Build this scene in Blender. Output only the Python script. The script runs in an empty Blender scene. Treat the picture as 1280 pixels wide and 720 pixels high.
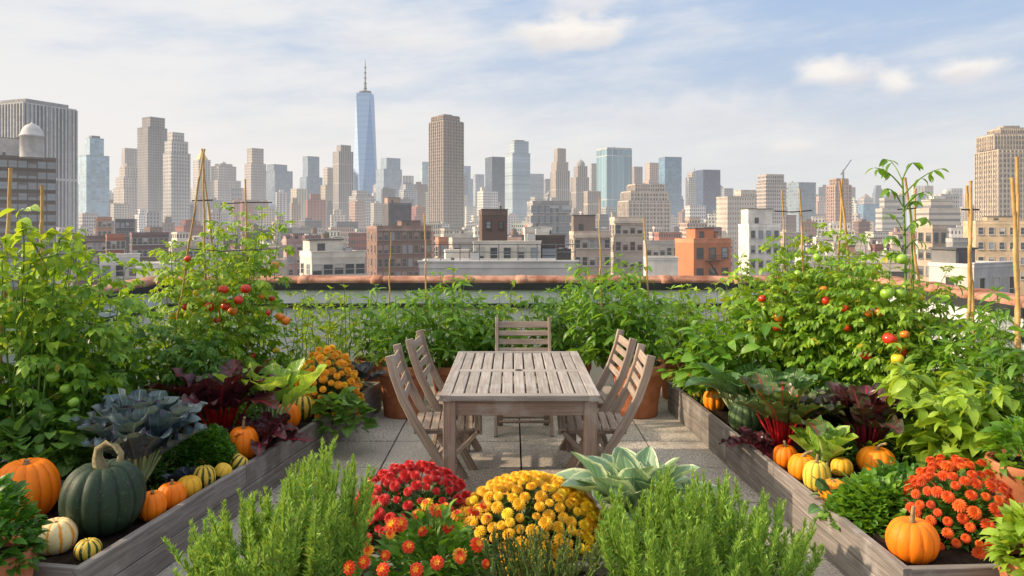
import bpy, math, random
import numpy as np
from mathutils import Vector, Matrix
PI = math.pi
CAM_H = 1.7; FPX = 960.0; HZ = 280.0; CX = 640.0
scene = bpy.context.scene
col = scene.collection
rng = np.random.default_rng(7)

def at(px, py, Y):
    """point of the place at ground distance Y that lies in a given direction from the terrace viewpoint"""
    return ((px-CX)/FPX*Y, Y, CAM_H+(HZ-py)/FPX*Y)

# ------------------------------------------------------------------ mesh packs
# pack = (verts (n,3), quads (m,4), uv per vertex (n,2), material index)
def pk(V, F, UV=None, mi=0):
    V = np.asarray(V, float); F = np.asarray(F, int)
    UV = np.zeros((len(V), 2)) if UV is None else np.asarray(UV, float)
    return (V, F, UV, mi)

def build(name, packs, mats, parent=None, loc=None, smooth=True, flat=()):
    if not isinstance(packs, list): packs = [packs]
    if not isinstance(mats, (list, tuple)): mats = [mats]
    off = 0; Vs = []; Fs = []; Us = []; Ms = []; Sm = []
    for V, F, U, mi in packs:
        if len(F) == 0: continue
        Vs.append(V); Fs.append(F+off); Us.append(U); Ms.append(np.full(len(F), mi)); off += len(V)
        Sm.append(np.full(len(F), bool(smooth) and mi not in flat))
    V = np.concatenate(Vs); F = np.concatenate(Fs); U = np.concatenate(Us); M = np.concatenate(Ms); S = np.concatenate(Sm)
    me = bpy.data.meshes.new(name)
    me.vertices.add(len(V)); me.vertices.foreach_set('co', V.astype(np.float32).ravel())
    me.loops.add(F.size); me.loops.foreach_set('vertex_index', F.astype(np.int32).ravel())
    me.polygons.add(len(F))
    me.polygons.foreach_set('loop_start', np.arange(0, F.size, 4, dtype=np.int32))
    me.polygons.foreach_set('loop_total', np.full(len(F), 4, dtype=np.int32))
    me.polygons.foreach_set('material_index', M.astype(np.int32))
    me.polygons.foreach_set('use_smooth', S)
    uv = me.uv_layers.new(name='UVMap')
    uv.data.foreach_set('uv', U[F.ravel()].astype(np.float32).ravel())
    for m in mats: me.materials.append(m)
    me.update(calc_edges=True); me.validate()
    o = bpy.data.objects.new(name, me); col.objects.link(o)
    if parent is not None: o.parent = parent
    if loc is not None: o.location = loc
    return o

def thing(name, label, cat, loc=(0, 0, 0), rz=0.0, group=None):
    o = bpy.data.objects.new(name, None); o.empty_display_size = 0.1; col.objects.link(o)
    o.location = loc; o.rotation_euler = (0, 0, rz)
    o['label'] = label; o['category'] = cat
    if group: o['group'] = group
    return o
def tag(o, label, cat, group=None):
    o['label'] = label; o['category'] = cat
    if group: o['group'] = group
    return o
def struct(name, packs, mats, smooth=False):
    o = build(name, packs, mats, smooth=smooth); o['kind'] = 'structure'; return o

def nrm(a):
    a = np.asarray(a, float); return a/np.maximum(np.linalg.norm(a, axis=-1, keepdims=True), 1e-9)

def frames(pos, d, size, roll=0.0, up=(0, 0, 1), wscale=None):
    pos = np.atleast_2d(pos); d = nrm(np.atleast_2d(d)); k = len(pos)
    size = np.broadcast_to(np.asarray(size, float), (k,)).copy(); roll = np.broadcast_to(np.asarray(roll, float), (k,))
    upv = np.broadcast_to(np.asarray(up, float), (k, 3))
    x = np.cross(d, upv); bad = np.linalg.norm(x, axis=1) < 1e-3
    x[bad] = (1, 0, 0); x = nrm(x); z = np.cross(x, d)
    c = np.cos(roll)[:, None]; s = np.sin(roll)[:, None]
    x2 = x*c+z*s; z2 = -x*s+z*c
    M = np.zeros((k, 4, 4)); M[:, 3, 3] = 1
    ws = 1.0 if wscale is None else np.asarray(wscale)[:, None]
    M[:, :3, 0] = x2*size[:, None]*ws; M[:, :3, 1] = d*size[:, None]; M[:, :3, 2] = z2*size[:, None]; M[:, :3, 3] = pos
    return M

def stamp(tm, M, mi=None):
    V, F, UV, m0 = tm; k = len(M); n = len(V)
    Vh = np.c_[V, np.ones(n)]
    W = np.einsum('kij,nj->kni', M, Vh)[:, :, :3].reshape(-1, 3)
    FF = (F[None]+(np.arange(k)*n)[:, None, None]).reshape(-1, 4)
    return (W, FF, np.tile(UV, (k, 1)), m0 if mi is None else mi)

def stamp_var(tms, M, mi=None):
    idx = np.arange(len(M)) % len(tms)
    return [stamp(t, M[idx == i], mi) for i, t in enumerate(tms) if (idx == i).any()]

def xf(p, M=None, loc=(0, 0, 0), rz=0.0, s=1.0):
    V, F, U, mi = p
    c, n = math.cos(rz), math.sin(rz)
    R = np.array([[c, -n, 0], [n, c, 0], [0, 0, 1]])
    V = (V*s)@R.T+np.array(loc)
    return (V, F, U, mi)

# ------------------------------------------------------------------ solids
def box(c, s, rz=0.0, mi=0, ch=0.0):
    """box centred at c (z = base) with sides s, UV in metres"""
    x, y, z = s[0]/2, s[1]/2, s[2]
    quads = []; V = []; U = []
    def face(a, b, cc, d, ul, vl):
        i = len(V); V.extend([a, b, cc, d]); U.extend([(0, 0), (ul, 0), (ul, vl), (0, vl)]); quads.append((i, i+1, i+2, i+3))
    face((-x, -y, 0), (x, -y, 0), (x, -y, z), (-x, -y, z), 2*x, z)
    face((x, -y, 0), (x, y, 0), (x, y, z), (x, -y, z), 2*y, z)
    face((x, y, 0), (-x, y, 0), (-x, y, z), (x, y, z), 2*x, z)
    face((-x, y, 0), (-x, -y, 0), (-x, -y, z), (-x, y, z), 2*y, z)
    face((-x, -y, z), (x, -y, z), (x, y, z), (-x, y, z), 2*x, 2*y)
    face((-x, y, 0), (x, y, 0), (x, -y, 0), (-x, -y, 0), 2*x, 2*y)
    return xf(pk(V, quads, U, mi), loc=c, rz=rz)

def sweep(path, w, h, up=(0, 0, 1), ch=0.004, mi=0, taper=None):
    """rounded-rectangle beam along a path; UV u along length"""
    P = np.asarray(path, float); n = len(P)
    T = np.zeros_like(P); T[1:-1] = P[2:]-P[:-2]; T[0] = P[1]-P[0]; T[-1] = P[-1]-P[-2]; T = nrm(T)
    if abs(float(np.dot(nrm(P[-1]-P[0]), nrm(np.asarray(up, float))))) > .995: up = (1, 0, 0)
    X = nrm(np.cross(T, np.asarray(up, float)[None])); Z = np.cross(X, T)
    a, b = w/2, h/2; c = min(ch, a*.6, b*.6)
    prof = [(-a+c, -b), (a-c, -b), (a, -b+c), (a, b-c), (a-c, b), (-a+c, b), (-a, b-c), (-a, -b+c)]
    per = np.array([0, w, w, w+h, w+h, 2*w+h, 2*w+h, 2*w+2*h])
    L = np.r_[0, np.cumsum(np.linalg.norm(P[1:]-P[:-1], axis=1))]
    V = []; U = []; uo = rng.random()*5
    for i in range(n):
        k = 1 if taper is None else taper[i]
        for j, (px_, pz) in enumerate(prof):
            V.append(P[i]+X[i]*px_*k+Z[i]*pz*k); U.append((L[i]+uo, per[j]))
    F = []
    for i in range(n-1):
        for j in range(8):
            F.append((i*8+j, i*8+(j+1) % 8, (i+1)*8+(j+1) % 8, (i+1)*8+j))
    o = (n-1)*8
    for q in ((0, 3, 2, 1), (0, 7, 4, 3), (4, 7, 6, 5)): F.append(q)
    for q in ((0, 1, 2, 3), (0, 3, 4, 7), (4, 5, 6, 7)): F.append(tuple(o+t for t in q))
    return pk(V, F, U, mi)

def beam(a, b, w, h, up=(0, 0, 1), ch=0.004, mi=0): return sweep([a, b], w, h, up, ch, mi)

def tube(path, r, k=6, mi=0):
    P = np.asarray(path, float); n = len(P); r = np.broadcast_to(np.asarray(r, float), (n,))
    T = np.zeros_like(P); T[1:-1] = P[2:]-P[:-2]; T[0] = P[1]-P[0]; T[-1] = P[-1]-P[-2]; T = nrm(T)
    ref = np.where(np.abs(T[:, 2:3]) > .9, np.array([[1., 0, 0]]), np.array([[0., 0, 1]]))
    if np.abs(T[:, 2]).max() > .9: ref = np.tile([[1., 0.05, 0]], (n, 1))
    X = nrm(np.cross(T, ref)); Z = np.cross(T, X)
    a = np.arange(k)*2*PI/k
    V = (P[:, None]+r[:, None, None]*(np.cos(a)[None, :, None]*X[:, None]+np.sin(a)[None, :, None]*Z[:, None])).reshape(-1, 3)
    i = np.arange(n-1)[:, None]*k; j = np.arange(k)[None]; j2 = (j+1) % k
    F = np.stack([i+j, i+j2, i+k+j2, i+k+j], -1).reshape(-1, 4)
    L = np.r_[0, np.cumsum(np.linalg.norm(P[1:]-P[:-1], axis=1))]
    U = np.stack(np.broadcast_arrays(L[:, None], (np.arange(k)/k)[None]), -1).reshape(-1, 2)
    return (V, F, U, mi)

def lathe(prof, k=32, mi=0):
    prof = np.asarray(prof, float); n = len(prof)
    a = np.arange(k)*2*PI/k
    V = np.stack([prof[:, 0:1]*np.cos(a), prof[:, 0:1]*np.sin(a), np.repeat(prof[:, 1:2], k, 1)], -1).reshape(-1, 3)
    i = np.arange(n-1)[:, None]*k; j = np.arange(k)[None]; j2 = (j+1) % k
    F = np.stack([i+j, i+j2, i+k+j2, i+k+j], -1).reshape(-1, 4)
    U = np.stack(np.broadcast_arrays(np.arange(n)[:, None]/n, (np.arange(k)/k)[None]), -1).reshape(-1, 2)
    return (V, F, U, mi)

def blob(r, c=(0, 0, 0), sz=1.0, k=14, m=9, mi=0):
    ph = np.linspace(0.02, PI-0.02, m)
    p = lathe(np.c_[r*np.sin(ph), -r*sz*np.cos(ph)], k, mi)
    return (p[0]+np.array(c), p[1], p[2], mi)

def prism(poly, z0, z1, mi=0, roof_mi=None):
    """vertical prism over a 4-corner polygon"""
    V = []; F = []; U = []; n = len(poly)
    for i in range(n):
        a, b = poly[i], poly[(i+1) % n]; l = math.dist(a, b); k = len(V)
        V += [(a[0], a[1], z0), (b[0], b[1], z0), (b[0], b[1], z1), (a[0], a[1], z1)]
        U += [(0, z0), (l, z0), (l, z1), (0, z1)]; F.append((k, k+1, k+2, k+3))
    out = [pk(V, F, U, mi)]
    k = [(p[0], p[1], z1) for p in poly]
    out.append(pk(k, [(0, 1, 2, 3)], [(0, 0)]*4, mi if roof_mi is None else roof_mi))
    return out

# ------------------------------------------------------------------ leaf templates
def leaf(W=.5, nv=4, nu=2, p=.7, q=.8, fold=.25, bend=.6, ruf=0, rf=3, cup=0, tip=.0, lob=0, mi=0):
    v = np.linspace(0, 1, nv+1); u = np.linspace(-1, 1, nu+1)
    w = np.maximum(np.sin(PI*np.clip(v, 0, 1)**p), 0)**q*W/2
    w[0] = max(w[0], .02*W); w[-1] = .012*W
    if lob: w[1:-1] *= 1+lob*np.where(np.arange(1, nv) % 2, 1, -1)
    ang = -bend*v; dy = np.r_[0, np.diff(v)*np.cos((ang[1:]+ang[:-1])/2)]; dz = np.r_[0, np.diff(v)*np.sin((ang[1:]+ang[:-1])/2)]
    yy = np.cumsum(dy); zz = np.cumsum(dz)
    X = u[None]*w[:, None]; A = np.abs(X)
    hz = fold*A+cup*X*X/W
    if ruf: hz = hz+ruf*(u[None]**2)*w[:, None]*np.sin(2*PI*rf*v[:, None]+np.sign(u)[None]*1.3)+ruf*.35*(np.abs(u[None]))*w[:, None]*np.sin(2*PI*rf*1.7*v[:, None]+2*u[None])
    Y = yy[:, None]-np.sin(ang)[:, None]*hz; Z = zz[:, None]+np.cos(ang)[:, None]*hz
    V = np.stack([X, Y, Z], -1).reshape(-1, 3)
    U = np.stack(np.broadcast_arrays((u[None]+1)/2, v[:, None]), -1).reshape(-1, 2)
    i = np.arange(nv)[:, None]*(nu+1); j = np.arange(nu)[None]
    F = np.stack([i+j, i+j+1, i+nu+2+j, i+nu+1+j], -1).reshape(-1, 4)
    return pk(V, F, U, mi)

def compound(nl=7, seed=0, W=.5, nv=3):
    r = np.random.default_rng(seed); out = []
    n2 = (nl-1)//2
    pos = [(0, .62, -.06)]; d = [(0, 1, -.35)]; sz = [.42]
    for i in range(n2):
        t = .2+.42*i/max(1, n2-1) if n2 > 1 else .4
        for s in (-1, 1):
            pos.append((0, t, -.02-.08*t*t)); d.append((s*1, .55+.2*r.random(), -.25-.4*r.random())); sz.append(.26+.12*r.random()+.06*i)
    out = stamp(leaf(W, nv, 2, .75, .8, .3, .5), frames(pos, d, sz, roll=(r.random(len(pos))-.5)*.8))
    V = [out[0]]; F = [out[1]]; U = [out[2]]
    b = np.array([(-.008, 0, 0), (.008, 0, 0), (.006, .35, -.01), (-.006, .35, -.01), (.006, .66, -.07), (-.006, .66, -.07)])
    k = len(out[0]); V.append(b); F.append(np.array([(0, 1, 2, 3), (3, 2, 4, 5)])+k); U.append(np.tile([(.5, .1)], (6, 1)))
    return (np.concatenate(V), np.concatenate(F), np.concatenate(U), 0)

def trefoil(seed=0):
    r = np.random.default_rng(seed)
    pos = [(0, .35, 0)]*3; d = [(0, 1, -.1), (-1, .35, -.1), (1, .35, -.1)]
    out = stamp(leaf(.8, 2, 2, .9, .6, .3, .5), frames(pos, d, [.6, .5, .5]))
    b = np.array([(-.02, 0, 0), (.02, 0, 0), (.015, .4, 0), (-.015, .4, 0)])
    return (np.concatenate([out[0], b]), np.concatenate([out[1], np.array([[0, 1, 2, 3]])+len(out[0])]), np.concatenate([out[2], np.tile([(.5, .1)], (4, 1))]), 0)

OV = [leaf(.46, 4, 2, .7, .8, .3, .7), leaf(.42, 4, 2, .75, .85, .2, 1.1), leaf(.5, 4, 2, .7, .8, .4, .4), leaf(.4, 4, 2, .8, .9, .25, 1.5)]
LANCE = [leaf(.3, 4, 2, .8, .9, .35, .8), leaf(.26, 4, 2, .85, .9, .3, 1.3), leaf(.33, 4, 2, .75, .9, .25, .4)]
HEART = [leaf(.85, 5, 4, .55, .6, .2, .6, .1, 2), leaf(.8, 5, 4, .55, .6, .3, 1.0, .1, 2), leaf(.9, 5, 4, .5, .6, .15, .35, .1, 3)]
TOM = [compound(7, s, .55) for s in range(4)]
PEP = [compound(5, s+10, .45) for s in range(3)]
TRE = [trefoil(s) for s in range(2)]
def jit(n, a): return (rng.random((n, 3))-.5)*2*a

def bez(a, b, c, n=9):
    t = np.linspace(0, 1, n)[:, None]; a, b, c = map(np.asarray, (a, b, c))
    return (1-t)**2*a+2*t*(1-t)*b+t*t*c

def branchy(H, R, nst, nodes, ls, tms, droop=.45, start=.12, lean=(0, 0), per=3, sr=.006, blen=1.6, seed=0):
    """upright bushy plant: stems with side shoots carrying leaves; returns (stem packs, leaf packs)"""
    r = np.random.default_rng(seed); tubes = []; P = []; D = []; S = []
    for s in range(nst):
        a = 2*PI*(s+.8*r.random())/nst; rr = R*(.25+.75*math.sqrt(r.random())); h = H*(.68+.3*r.random())
        if s == 0: rr *= .25; h = H
        end = np.array([rr*math.cos(a)+lean[0]*h, rr*math.sin(a)+lean[1]*h, h])
        mid = np.array([end[0]*.75, end[1]*.75, h*.45])+r.normal(0, .03, 3)
        pts = bez((.05*math.cos(a)*R/.3, .05*math.sin(a)*R/.3, 0), mid, end, 10); pts[1:] += r.normal(0, .008, (9, 3))
        tubes.append(tube(pts, np.linspace(sr, sr*.35, 10), 5))
        az = r.random()*6
        for k in range(nodes):
            t = start+(1-start)*(k+r.random())/nodes; i = min(int(t*9), 8); f = t*9-i
            p = pts[i]*(1-f)+pts[i+1]*f; az += 2.4
            d = np.array([math.cos(az), math.sin(az), .35+.5*r.random()]); d /= np.linalg.norm(d)
            L = ls*blen*(1.25-.75*t)*(.6+.8*r.random())
            q = p+d*L+np.array([0, 0, -.18*L]); m = p+d*L*.5+np.array([0, 0, .04*L])
            tubes.append(tube(np.array([p, m, q]), [sr*.45, sr*.35, sr*.2], 3))
            for j in range(per):
                tt = 1-j*.33*r.random()-.1*j; pp = p+(q-p)*tt
                sd = az+(j-(per-1)/2)*1.1+r.normal(0, .35)
                P.append(pp); D.append((math.cos(sd), math.sin(sd), -droop+.9*r.random()-.15)); S.append(ls*(.65+.6*r.random())*(1.1-.35*t))
        for j in range(4):
            P.append(pts[-1]); D.append((math.cos(j*1.6+az), math.sin(j*1.6+az), .5+r.random())); S.append(ls*.5*(.7+.5*r.random()))
    P = np.array(P); D = np.array(D); S = np.array(S); o = r.permutation(len(P)); P, D, S = P[o], D[o], S[o]
    return tubes, stamp_var(tms, frames(P, D, S, roll=r.normal(0, .45, len(P))))

def dome(n, rx, ry, h, ls, tms, z0=0.0, shell=.55, outb=1.0, upb=.5, seed=0):
    """rounded clump: leaves filling an upper half ellipsoid"""
    r = np.random.default_rng(seed)
    d = nrm(r.normal(0, 1, (n, 3))); d[:, 2] = np.abs(d[:, 2])*1.0-.15
    k = (shell+(1-shell)*r.random(n)**.6)*(1+.13*np.sin(3*np.arctan2(d[:, 1], d[:, 0])+seed)*np.cos(4*d[:, 2]+seed))
    P = d*k[:, None]*np.array([rx, ry, h]); P[:, 2] = np.maximum(P[:, 2], -.1*h)+z0
    D = d*outb+np.array([0, 0, upb])+r.normal(0, .45, (n, 3))
    S = ls*(.6+.7*r.random(n))
    return stamp_var(tms, frames(P, D, S, roll=r.normal(0, .5, n)))

# ------------------------------------------------------------------ materials
def newmat(name):
    m = bpy.data.materials.new(name); m.use_nodes = True; nt = m.node_tree; nt.nodes.clear()
    out = nt.nodes.new('ShaderNodeOutputMaterial'); return m, nt, out
def N(nt, t, **kw):
    n = nt.nodes.new(t)
    for k, v in kw.items(): setattr(n, k, v)
    return n
def L(nt, a, b): nt.links.new(a, b)
def MATH(nt, op, a, b=None, c=None, clamp=False):
    n = N(nt, 'ShaderNodeMath', operation=op); n.use_clamp = clamp
    for i, x in enumerate((a, b, c)):
        if x is None: continue
        if hasattr(x, 'links'): L(nt, x, n.inputs[i])
        else: n.inputs[i].default_value = x
    return n.outputs[0]
def MIX(nt, f, a, b, bt='MIX'):
    n = N(nt, 'ShaderNodeMix', data_type='RGBA', blend_type=bt)
    for s, x in ((n.inputs[0], f), (n.inputs[6], a), (n.inputs[7], b)):
        if hasattr(x, 'links'): L(nt, x, s)
        elif isinstance(x, (int, float)): s.default_value = x
        else: s.default_value = (*x[:3], 1)
    return n.outputs[2]
def NOISE(nt, vec, sc, det=4, rough=.6, out='Fac'):
    n = N(nt, 'ShaderNodeTexNoise'); n.inputs['Scale'].default_value = sc; n.inputs['Detail'].default_value = det; n.inputs['Roughness'].default_value = rough
    if vec is not None: L(nt, vec, n.inputs['Vector'])
    return n.outputs[out]
def SMOOTH(nt, x, a, b):
    n = N(nt, 'ShaderNodeMapRange', interpolation_type='SMOOTHSTEP'); L(nt, x, n.inputs[0])
    n.inputs[1].default_value = a; n.inputs[2].default_value = b; return n.outputs[0]
def VSCALE(nt, vec, s):
    n = N(nt, 'ShaderNodeVectorMath', operation='MULTIPLY'); L(nt, vec, n.inputs[0]); n.inputs[1].default_value = s; return n.outputs[0]
def PRIN(nt, out, colr, rough=.6, spec=.4, metal=0, bump=None, bstr=.3, bdist=.01):
    b = N(nt, 'ShaderNodeBsdfPrincipled')
    if hasattr(colr, 'links'): L(nt, colr, b.inputs['Base Color'])
    else: b.inputs['Base Color'].default_value = (*colr, 1)
    if hasattr(rough, 'links'): L(nt, rough, b.inputs['Roughness'])
    else: b.inputs['Roughness'].default_value = rough
    b.inputs['Specular IOR Level'].default_value = spec; b.inputs['Metallic'].default_value = metal
    if bump is not None:
        bm = N(nt, 'ShaderNodeBump'); bm.inputs['Strength'].default_value = bstr; bm.inputs['Distance'].default_value = bdist
        L(nt, bump, bm.inputs['Height']); L(nt, bm.outputs[0], b.inputs['Normal'])
    if out is not None: L(nt, b.outputs[0], out.inputs[0])
    return b

def leaf_mat(name, c1, c2, vein=None, vw=.05, margin=None, mw=.1, rough=.45, trans=.35, side=True, blotch=None, old=None, faded=None):
    m, nt, out = newmat(name)
    geo = N(nt, 'ShaderNodeNewGeometry'); tc = N(nt, 'ShaderNodeTexCoord'); rnd = geo.outputs['Random Per Island']
    c = MIX(nt, SMOOTH(nt, rnd, .05, .95), c1, c2)
    if old: c = MIX(nt, MATH(nt, 'GREATER_THAN', MATH(nt, 'FRACT', MATH(nt, 'MULTIPLY', rnd, 37.7)), .975), c, old)
    nz = NOISE(nt, tc.outputs['Object'], 9, 3)
    c = MIX(nt, MATH(nt, 'MULTIPLY', SMOOTH(nt, nz, .35, .7), .45), c, tuple(x*.45 for x in c1))
    sep = N(nt, 'ShaderNodeSeparateXYZ'); L(nt, tc.outputs['UV'], sep.inputs[0])
    au = MATH(nt, 'ABSOLUTE', MATH(nt, 'SUBTRACT', sep.outputs[0], .5))
    if blotch: c = MIX(nt, MATH(nt, 'MULTIPLY', SMOOTH(nt, NOISE(nt, tc.outputs['Object'], 22, 3), .45, .62), .8), c, blotch)
    if margin:
        w = MATH(nt, 'ADD', au, MATH(nt, 'MULTIPLY', NOISE(nt, tc.outputs['Object'], 30, 3), .22))
        c = MIX(nt, SMOOTH(nt, w, .5-mw+.06, .5-mw+.13), c, margin)
    if faded:
        oi = N(nt, 'ShaderNodeObjectInfo'); c = MIX(nt, MATH(nt, 'MULTIPLY', SMOOTH(nt, oi.outputs['Random'], .55, 1.0), .75), c, faded)
        c = MIX(nt, MATH(nt, 'MULTIPLY', SMOOTH(nt, oi.outputs['Random'], .3, .0), .45), c, tuple(x*.45 for x in c1))
    bump = None
    if vein:
        f = MATH(nt, 'SUBTRACT', 1, SMOOTH(nt, au, vw*.35, vw))
        if side:
            sv = MATH(nt, 'FRACT', MATH(nt, 'SUBTRACT', MATH(nt, 'MULTIPLY', sep.outputs[1], 7.0), MATH(nt, 'MULTIPLY', au, 5.0)))
            sv = MATH(nt, 'ABSOLUTE', MATH(nt, 'SUBTRACT', sv, .5))
            f2 = MATH(nt, 'SUBTRACT', 1, SMOOTH(nt, sv, .03, .12)); f = MATH(nt, 'MAXIMUM', f, MATH(nt, 'MULTIPLY', f2, .45))
        c = MIX(nt, f, c, vein); bump = f
    b = PRIN(nt, None, c, rough, .45, bump=bump, bstr=.4, bdist=.004)
    t = N(nt, 'ShaderNodeBsdfTranslucent')
    L(nt, MIX(nt, .5, c, (min(1, c2[0]*2.6), min(1, c2[1]*2.2), c2[2]*.8)), t.inputs[0])
    mx = N(nt, 'ShaderNodeMixShader'); mx.inputs[0].default_value = trans
    L(nt, b.outputs[0], mx.inputs[1]); L(nt, t.outputs[0], mx.inputs[2]); L(nt, mx.outputs[0], out.inputs[0])
    return m

def plain(name, c, rough=.6, spec=.4, var=.25, sc=8, bump=.2, metal=0, c2=None, island=.0):
    m, nt, out = newmat(name); tc = N(nt, 'ShaderNodeTexCoord')
    nz = NOISE(nt, tc.outputs['Object'], sc, 5)
    cc = MIX(nt, SMOOTH(nt, nz, .3, .7), tuple(x*(1-var) for x in c), c2 or tuple(min(1, x*(1+var)) for x in c))
    if island:
        g = N(nt, 'ShaderNodeNewGeometry'); cc = MIX(nt, MATH(nt, 'MULTIPLY', g.outputs['Random Per Island'], island), cc, (0.01, 0.01, 0.01))
    PRIN(nt, out, cc, rough, spec, metal, NOISE(nt, tc.outputs['Object'], sc*6, 4), bump, .01)
    return m

def wood(name, c1, c2, rough=.75):
    m, nt, out = newmat(name); tc = N(nt, 'ShaderNodeTexCoord'); g = N(nt, 'ShaderNodeNewGeometry')
    rnd = g.outputs['Random Per Island']
    cmb = N(nt, 'ShaderNodeCombineXYZ'); L(nt, MATH(nt, 'MULTIPLY', rnd, 13), cmb.inputs[2])
    add = N(nt, 'ShaderNodeVectorMath', operation='ADD'); L(nt, VSCALE(nt, tc.outputs['UV'], (3, 70, 1)), add.inputs[0]); L(nt, cmb.outputs[0], add.inputs[1])
    gr = NOISE(nt, add.outputs[0], 1.0, 6, .65)
    add2 = N(nt, 'ShaderNodeVectorMath', operation='ADD'); L(nt, VSCALE(nt, tc.outputs['UV'], (2, 12, 1)), add2.inputs[0]); L(nt, cmb.outputs[0], add2.inputs[1])
    bl = NOISE(nt, add2.outputs[0], 1.0, 3, .6)
    c = MIX(nt, SMOOTH(nt, gr, .3, .7), c1, c2)
    c = MIX(nt, MATH(nt, 'MULTIPLY', SMOOTH(nt, bl, .4, .75), .5), c, tuple(x*.55 for x in c1))
    c = MIX(nt, MATH(nt, 'MULTIPLY', rnd, .42), c, tuple(x*.42 for x in c2))
    c = MIX(nt, MATH(nt, 'MULTIPLY', SMOOTH(nt, NOISE(nt, tc.outputs['Object'], 5.5, 5), .52, .70), .4), c, (.44, .435, .415))
    st = SMOOTH(nt, NOISE(nt, tc.outputs['Object'], 2.3, 4), .5, .75)
    c = MIX(nt, MATH(nt, 'MULTIPLY', st, .3), c, tuple(x*.4 for x in c1))
    PRIN(nt, out, c, rough, .3, bump=gr, bstr=.5, bdist=.004)
    return m

def gourd_mat(name, rib, groove, sharp=(.25, .6), speck=None, rough=.35, k=1.0, patch=None):
    """rind colour follows the ribs: u counts ribs round the fruit, v runs stem to base"""
    m, nt, out = newmat(name); tc = N(nt, 'ShaderNodeTexCoord'); sep = N(nt, 'ShaderNodeSeparateXYZ'); L(nt, tc.outputs['UV'], sep.inputs[0])
    w = MATH(nt, 'ADD', sep.outputs[0], MATH(nt, 'MULTIPLY', MATH(nt, 'SUBTRACT', NOISE(nt, tc.outputs['Object'], 24, 3), .5), .45))
    s = MATH(nt, 'ABSOLUTE', MATH(nt, 'SINE', MATH(nt, 'MULTIPLY', w, PI*k)))
    c = MIX(nt, SMOOTH(nt, s, *sharp), groove, rib)
    c = MIX(nt, MATH(nt, 'MULTIPLY', SMOOTH(nt, NOISE(nt, tc.outputs['Object'], 7, 5), .4, .75), .35), c, tuple(x*.6 for x in rib))
    c = MIX(nt, MATH(nt, 'MULTIPLY', SMOOTH(nt, NOISE(nt, tc.outputs['Object'], 2.7, 3), .5, .68), .38), c, tuple(min(1, x*.75+.003) for x in groove))
    c = MIX(nt, MATH(nt, 'MULTIPLY', SMOOTH(nt, NOISE(nt, tc.outputs['Object'], 33, 6), .60, .70), .22), c, (.36, .24, .10))
    if patch: c = MIX(nt, SMOOTH(nt, MATH(nt, 'ADD', sep.outputs[1], MATH(nt, 'MULTIPLY', NOISE(nt, tc.outputs['Object'], 14, 2), .25)), patch[1], patch[1]+.05), c, patch[0])
    if speck: c = MIX(nt, SMOOTH(nt, NOISE(nt, tc.outputs['Object'], 60, 2), .62, .7), c, speck)
    PRIN(nt, out, c, MATH(nt, 'ADD', rough, MATH(nt, 'MULTIPLY', NOISE(nt, tc.outputs['Object'], 6, 4), .45)), .35, bump=NOISE(nt, tc.outputs['Object'], 45, 3), bstr=.2, bdist=.004)
    return m

HAZE = (.665, .645, .63)  # glow colour mixed into city surfaces to paint in haze
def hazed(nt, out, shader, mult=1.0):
    """haze painted into city surfaces as a glow, stronger with distance and lower down"""
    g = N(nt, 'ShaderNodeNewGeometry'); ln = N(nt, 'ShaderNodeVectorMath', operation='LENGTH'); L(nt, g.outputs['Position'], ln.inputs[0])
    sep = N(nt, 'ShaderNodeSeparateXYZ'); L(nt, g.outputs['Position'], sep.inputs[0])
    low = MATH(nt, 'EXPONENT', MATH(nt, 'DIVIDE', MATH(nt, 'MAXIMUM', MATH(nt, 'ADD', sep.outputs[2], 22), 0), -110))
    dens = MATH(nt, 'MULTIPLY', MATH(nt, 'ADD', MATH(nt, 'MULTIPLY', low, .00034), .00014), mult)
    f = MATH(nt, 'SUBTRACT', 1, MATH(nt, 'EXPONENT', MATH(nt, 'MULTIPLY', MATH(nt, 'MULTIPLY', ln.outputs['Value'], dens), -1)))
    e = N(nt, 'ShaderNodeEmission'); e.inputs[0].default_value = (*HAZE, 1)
    mx = N(nt, 'ShaderNodeMixShader'); L(nt, f, mx.inputs[0]); L(nt, shader, mx.inputs[1]); L(nt, e.outputs[0], mx.inputs[2]); L(nt, mx.outputs[0], out.inputs[0])

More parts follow.
